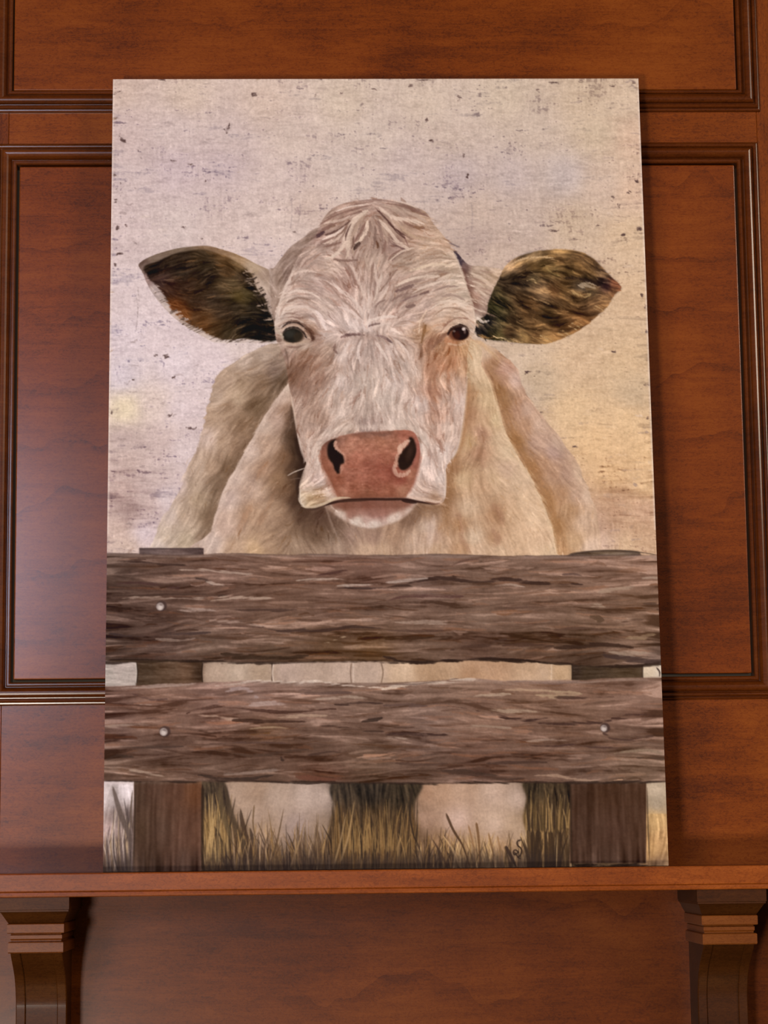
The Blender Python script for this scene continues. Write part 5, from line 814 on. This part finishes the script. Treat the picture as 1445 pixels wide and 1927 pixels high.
    S([B(694, 1494), B(676, 1502), B(676, 1520), B(692, 1535), B(698, 1552), B(690, 1572), B(674, 1584)], 2.6, INK, .9, 1, (.05, .1))
    S([B(684, 1560), B(668, 1545), B(656, 1552), B(660, 1568), B(674, 1562), B(680, 1548)], 2.4, INK, .9, 1, (.05, .1))
    S([B(662, 1556), B(674, 1575), B(690, 1590)], 2.2, INK, .85, 1, (.05, .1))
    # dark paint along the foot of the picture
    foot = sstep(YY+grassV*5, RH-42, RH-6)*(1-sstep(XX, 790, 830)*.8); over(img, foot*.72*((XX < 50) | (XX > 176)), np.array((50, 40, 36), f32)); over(img, foot*.25*((XX >= 50) & (XX <= 176)), np.array((50, 40, 36), f32))
    # worn pale edges
    e = np.minimum(XX, RW-1-XX); wear = (1-sstep(e, 1.5, 4.5))*(YY < 880); over(img, wear*.5, np.array((222, 204, 188), f32))
    for k in range(3): img[..., k] = lic(img[..., k], vx*.9, vy*.9, 1)*.35+img[..., k]*.65
    g = norm(gauss(rng.standard_normal((RH, RW)).astype(f32), .9)); img *= (1+.016*g[..., None]+.014*cl[..., None]*(img[..., :1] > 0))
    img[:] = np.clip(img, 6, 245)
    out = img/255.0
    lin = np.where(out <= .04045, out/12.92, ((out+.055)/1.055)**2.4)
    return np.clip(lin*PIGMENT_GAIN-.005, .003, .95).astype(f32)
PIGMENT_GAIN = np.array([1.00, 1.005, 1.07], np.float32)

# ------------------------------------------------------------------ the painting, leaning on the shelf
PW, PH, LEAN, PT = 0.61438, 0.914, 0.06492, 0.032
X0, YB, ZB = -0.23465, -0.1100, 1.4000
art = thing('cow_painting', 'large unframed canvas painting of a cream cow behind grey fence planks, leaning on the shelf', 'painting', (X0+PW/2, YB, ZB))
art.rotation_euler = (-LEAN, 0, 0)
img = paint()                                    # H x W x 3, linear pigment colours
Hh, Ww = img.shape[:2]
GX, GY = GRID
def bilinear(im, gx, gy):
    xs = np.linspace(0, im.shape[1]-1, gx); ys = np.linspace(0, im.shape[0]-1, gy)
    xi = np.minimum(xs.astype(int), im.shape[1]-2); yi = np.minimum(ys.astype(int), im.shape[0]-2)
    fx = (xs-xi)[None, :, None]; fy = (ys-yi)[:, None, None]
    a = im[yi][:, xi]; b = im[yi][:, xi+1]; c = im[yi+1][:, xi]; d = im[yi+1][:, xi+1]
    return (a*(1-fx)+b*fx)*(1-fy)+(c*(1-fx)+d*fx)*fy
rgb = bilinear(img, GX, GY)
xs = np.linspace(-PW/2, PW/2, GX); zs_ = np.linspace(PH, 0, GY)
V = np.zeros((GY, GX, 3), np.float32); V[..., 0] = xs[None, :]; V[..., 2] = zs_[:, None]
lum = rgb.mean(-1); V[..., 1] = 0.0
me = bpy.data.meshes.new('canvas')
nq = (GX-1)*(GY-1)
ii = np.arange(GX*GY).reshape(GY, GX)
quads = np.stack([ii[:-1, :-1], ii[1:, :-1], ii[1:, 1:], ii[:-1, 1:]], -1).reshape(-1, 4).astype(np.int32)
me.vertices.add(GX*GY); me.vertices.foreach_set('co', V.reshape(-1))
me.loops.add(nq*4); me.loops.foreach_set('vertex_index', quads.reshape(-1))
me.polygons.add(nq); me.polygons.foreach_set('loop_start', np.arange(0, nq*4, 4, dtype=np.int32))
me.update(calc_edges=True)
ca = me.color_attributes.new('pigment', 'FLOAT_COLOR', 'POINT')
rgba = np.ones((GX*GY, 4), np.float32); rgba[:, :3] = rgb.reshape(-1, 3); ca.data.foreach_set('color', rgba.reshape(-1))
mp = bpy.data.materials.new('painted_canvas'); mp.use_nodes = True
nt = mp.node_tree; b = nt.nodes['Principled BSDF']
at_ = nt.nodes.new('ShaderNodeAttribute'); at_.attribute_name = 'pigment'
nt.links.new(at_.outputs['Color'], b.inputs['Base Color'])
b.inputs['Roughness'].default_value = .6; b.inputs['Specular IOR Level'].default_value = .05
tcn = nt.nodes.new('ShaderNodeTexCoord'); nn = nt.nodes.new('ShaderNodeTexNoise'); nn.inputs['Scale'].default_value = 420
bpn = nt.nodes.new('ShaderNodeBump'); bpn.inputs['Strength'].default_value = .25; bpn.inputs['Distance'].default_value = .0004
nt.links.new(tcn.outputs['Object'], nn.inputs['Vector']); nt.links.new(nn.outputs['Fac'], bpn.inputs['Height']); nt.links.new(bpn.outputs[0], b.inputs['Normal'])
me.materials.append(mp)
face = bpy.data.objects.new('painted_canvas', me); COL.objects.link(face); face.parent = art
# canvas wrapped round the sides, and the stretcher bars behind
me_ = bpy.data.materials.new('canvas_edge_paint'); me_.use_nodes = True
nt = me_.node_tree; b = nt.nodes['Principled BSDF']; b.inputs['Roughness'].default_value = .7
nn = nt.nodes.new('ShaderNodeTexNoise'); nn.inputs['Scale'].default_value = 40
cr = nt.nodes.new('ShaderNodeValToRGB'); cr.color_ramp.elements[0].color = (.42, .33, .27, 1); cr.color_ramp.elements[1].color = (.66, .55, .47, 1)
tcn = nt.nodes.new('ShaderNodeTexCoord'); nt.links.new(tcn.outputs['Object'], nn.inputs['Vector'])
nt.links.new(nn.outputs['Fac'], cr.inputs[0]); nt.links.new(cr.outputs[0], b.inputs['Base Color'])
bm = bmesh.new()
w2 = PW/2
ring = [[bm.verts.new((x*w2, y, PH*z)) for x, z in ((-1, 0), (1, 0), (1, 1), (-1, 1))] for y in (.0, PT)]
for i in range(4): bm.faces.new((ring[0][i], ring[0][(i+1) % 4], ring[1][(i+1) % 4], ring[1][i]))
inner = [bm.verts.new((x*(w2-.04), PT, .04+(PH-.08)*z)) for x, z in ((-1, 0), (1, 0), (1, 1), (-1, 1))]
for i in range(4): bm.faces.new((ring[1][i], ring[1][(i+1) % 4], inner[(i+1) % 4], inner[i]))
bmesh.ops.recalc_face_normals(bm, faces=bm.faces[:])
mesh_obj('canvas_edge', bm, me_, art)
def bar(x0, x1, z0, z1):
    return box_bm(x0, x1, .003, PT-.0005, z0, z1, .001, 1)
M_bar = wood('pale_stretcher_wood', (.35, .22, .11), (.45, .30, .16), (.55, .38, .22), 'X', .6, 21, .1, 3)
for q in ((-w2+.002, w2-.002, .002, .04), (-w2+.002, w2-.002, PH-.04, PH-.002), (-w2+.002, -w2+.04, .041, PH-.041), (w2-.04, w2-.002, .041, PH-.041)):
    mesh_obj('stretcher_bar', bar(*q), M_bar, art)
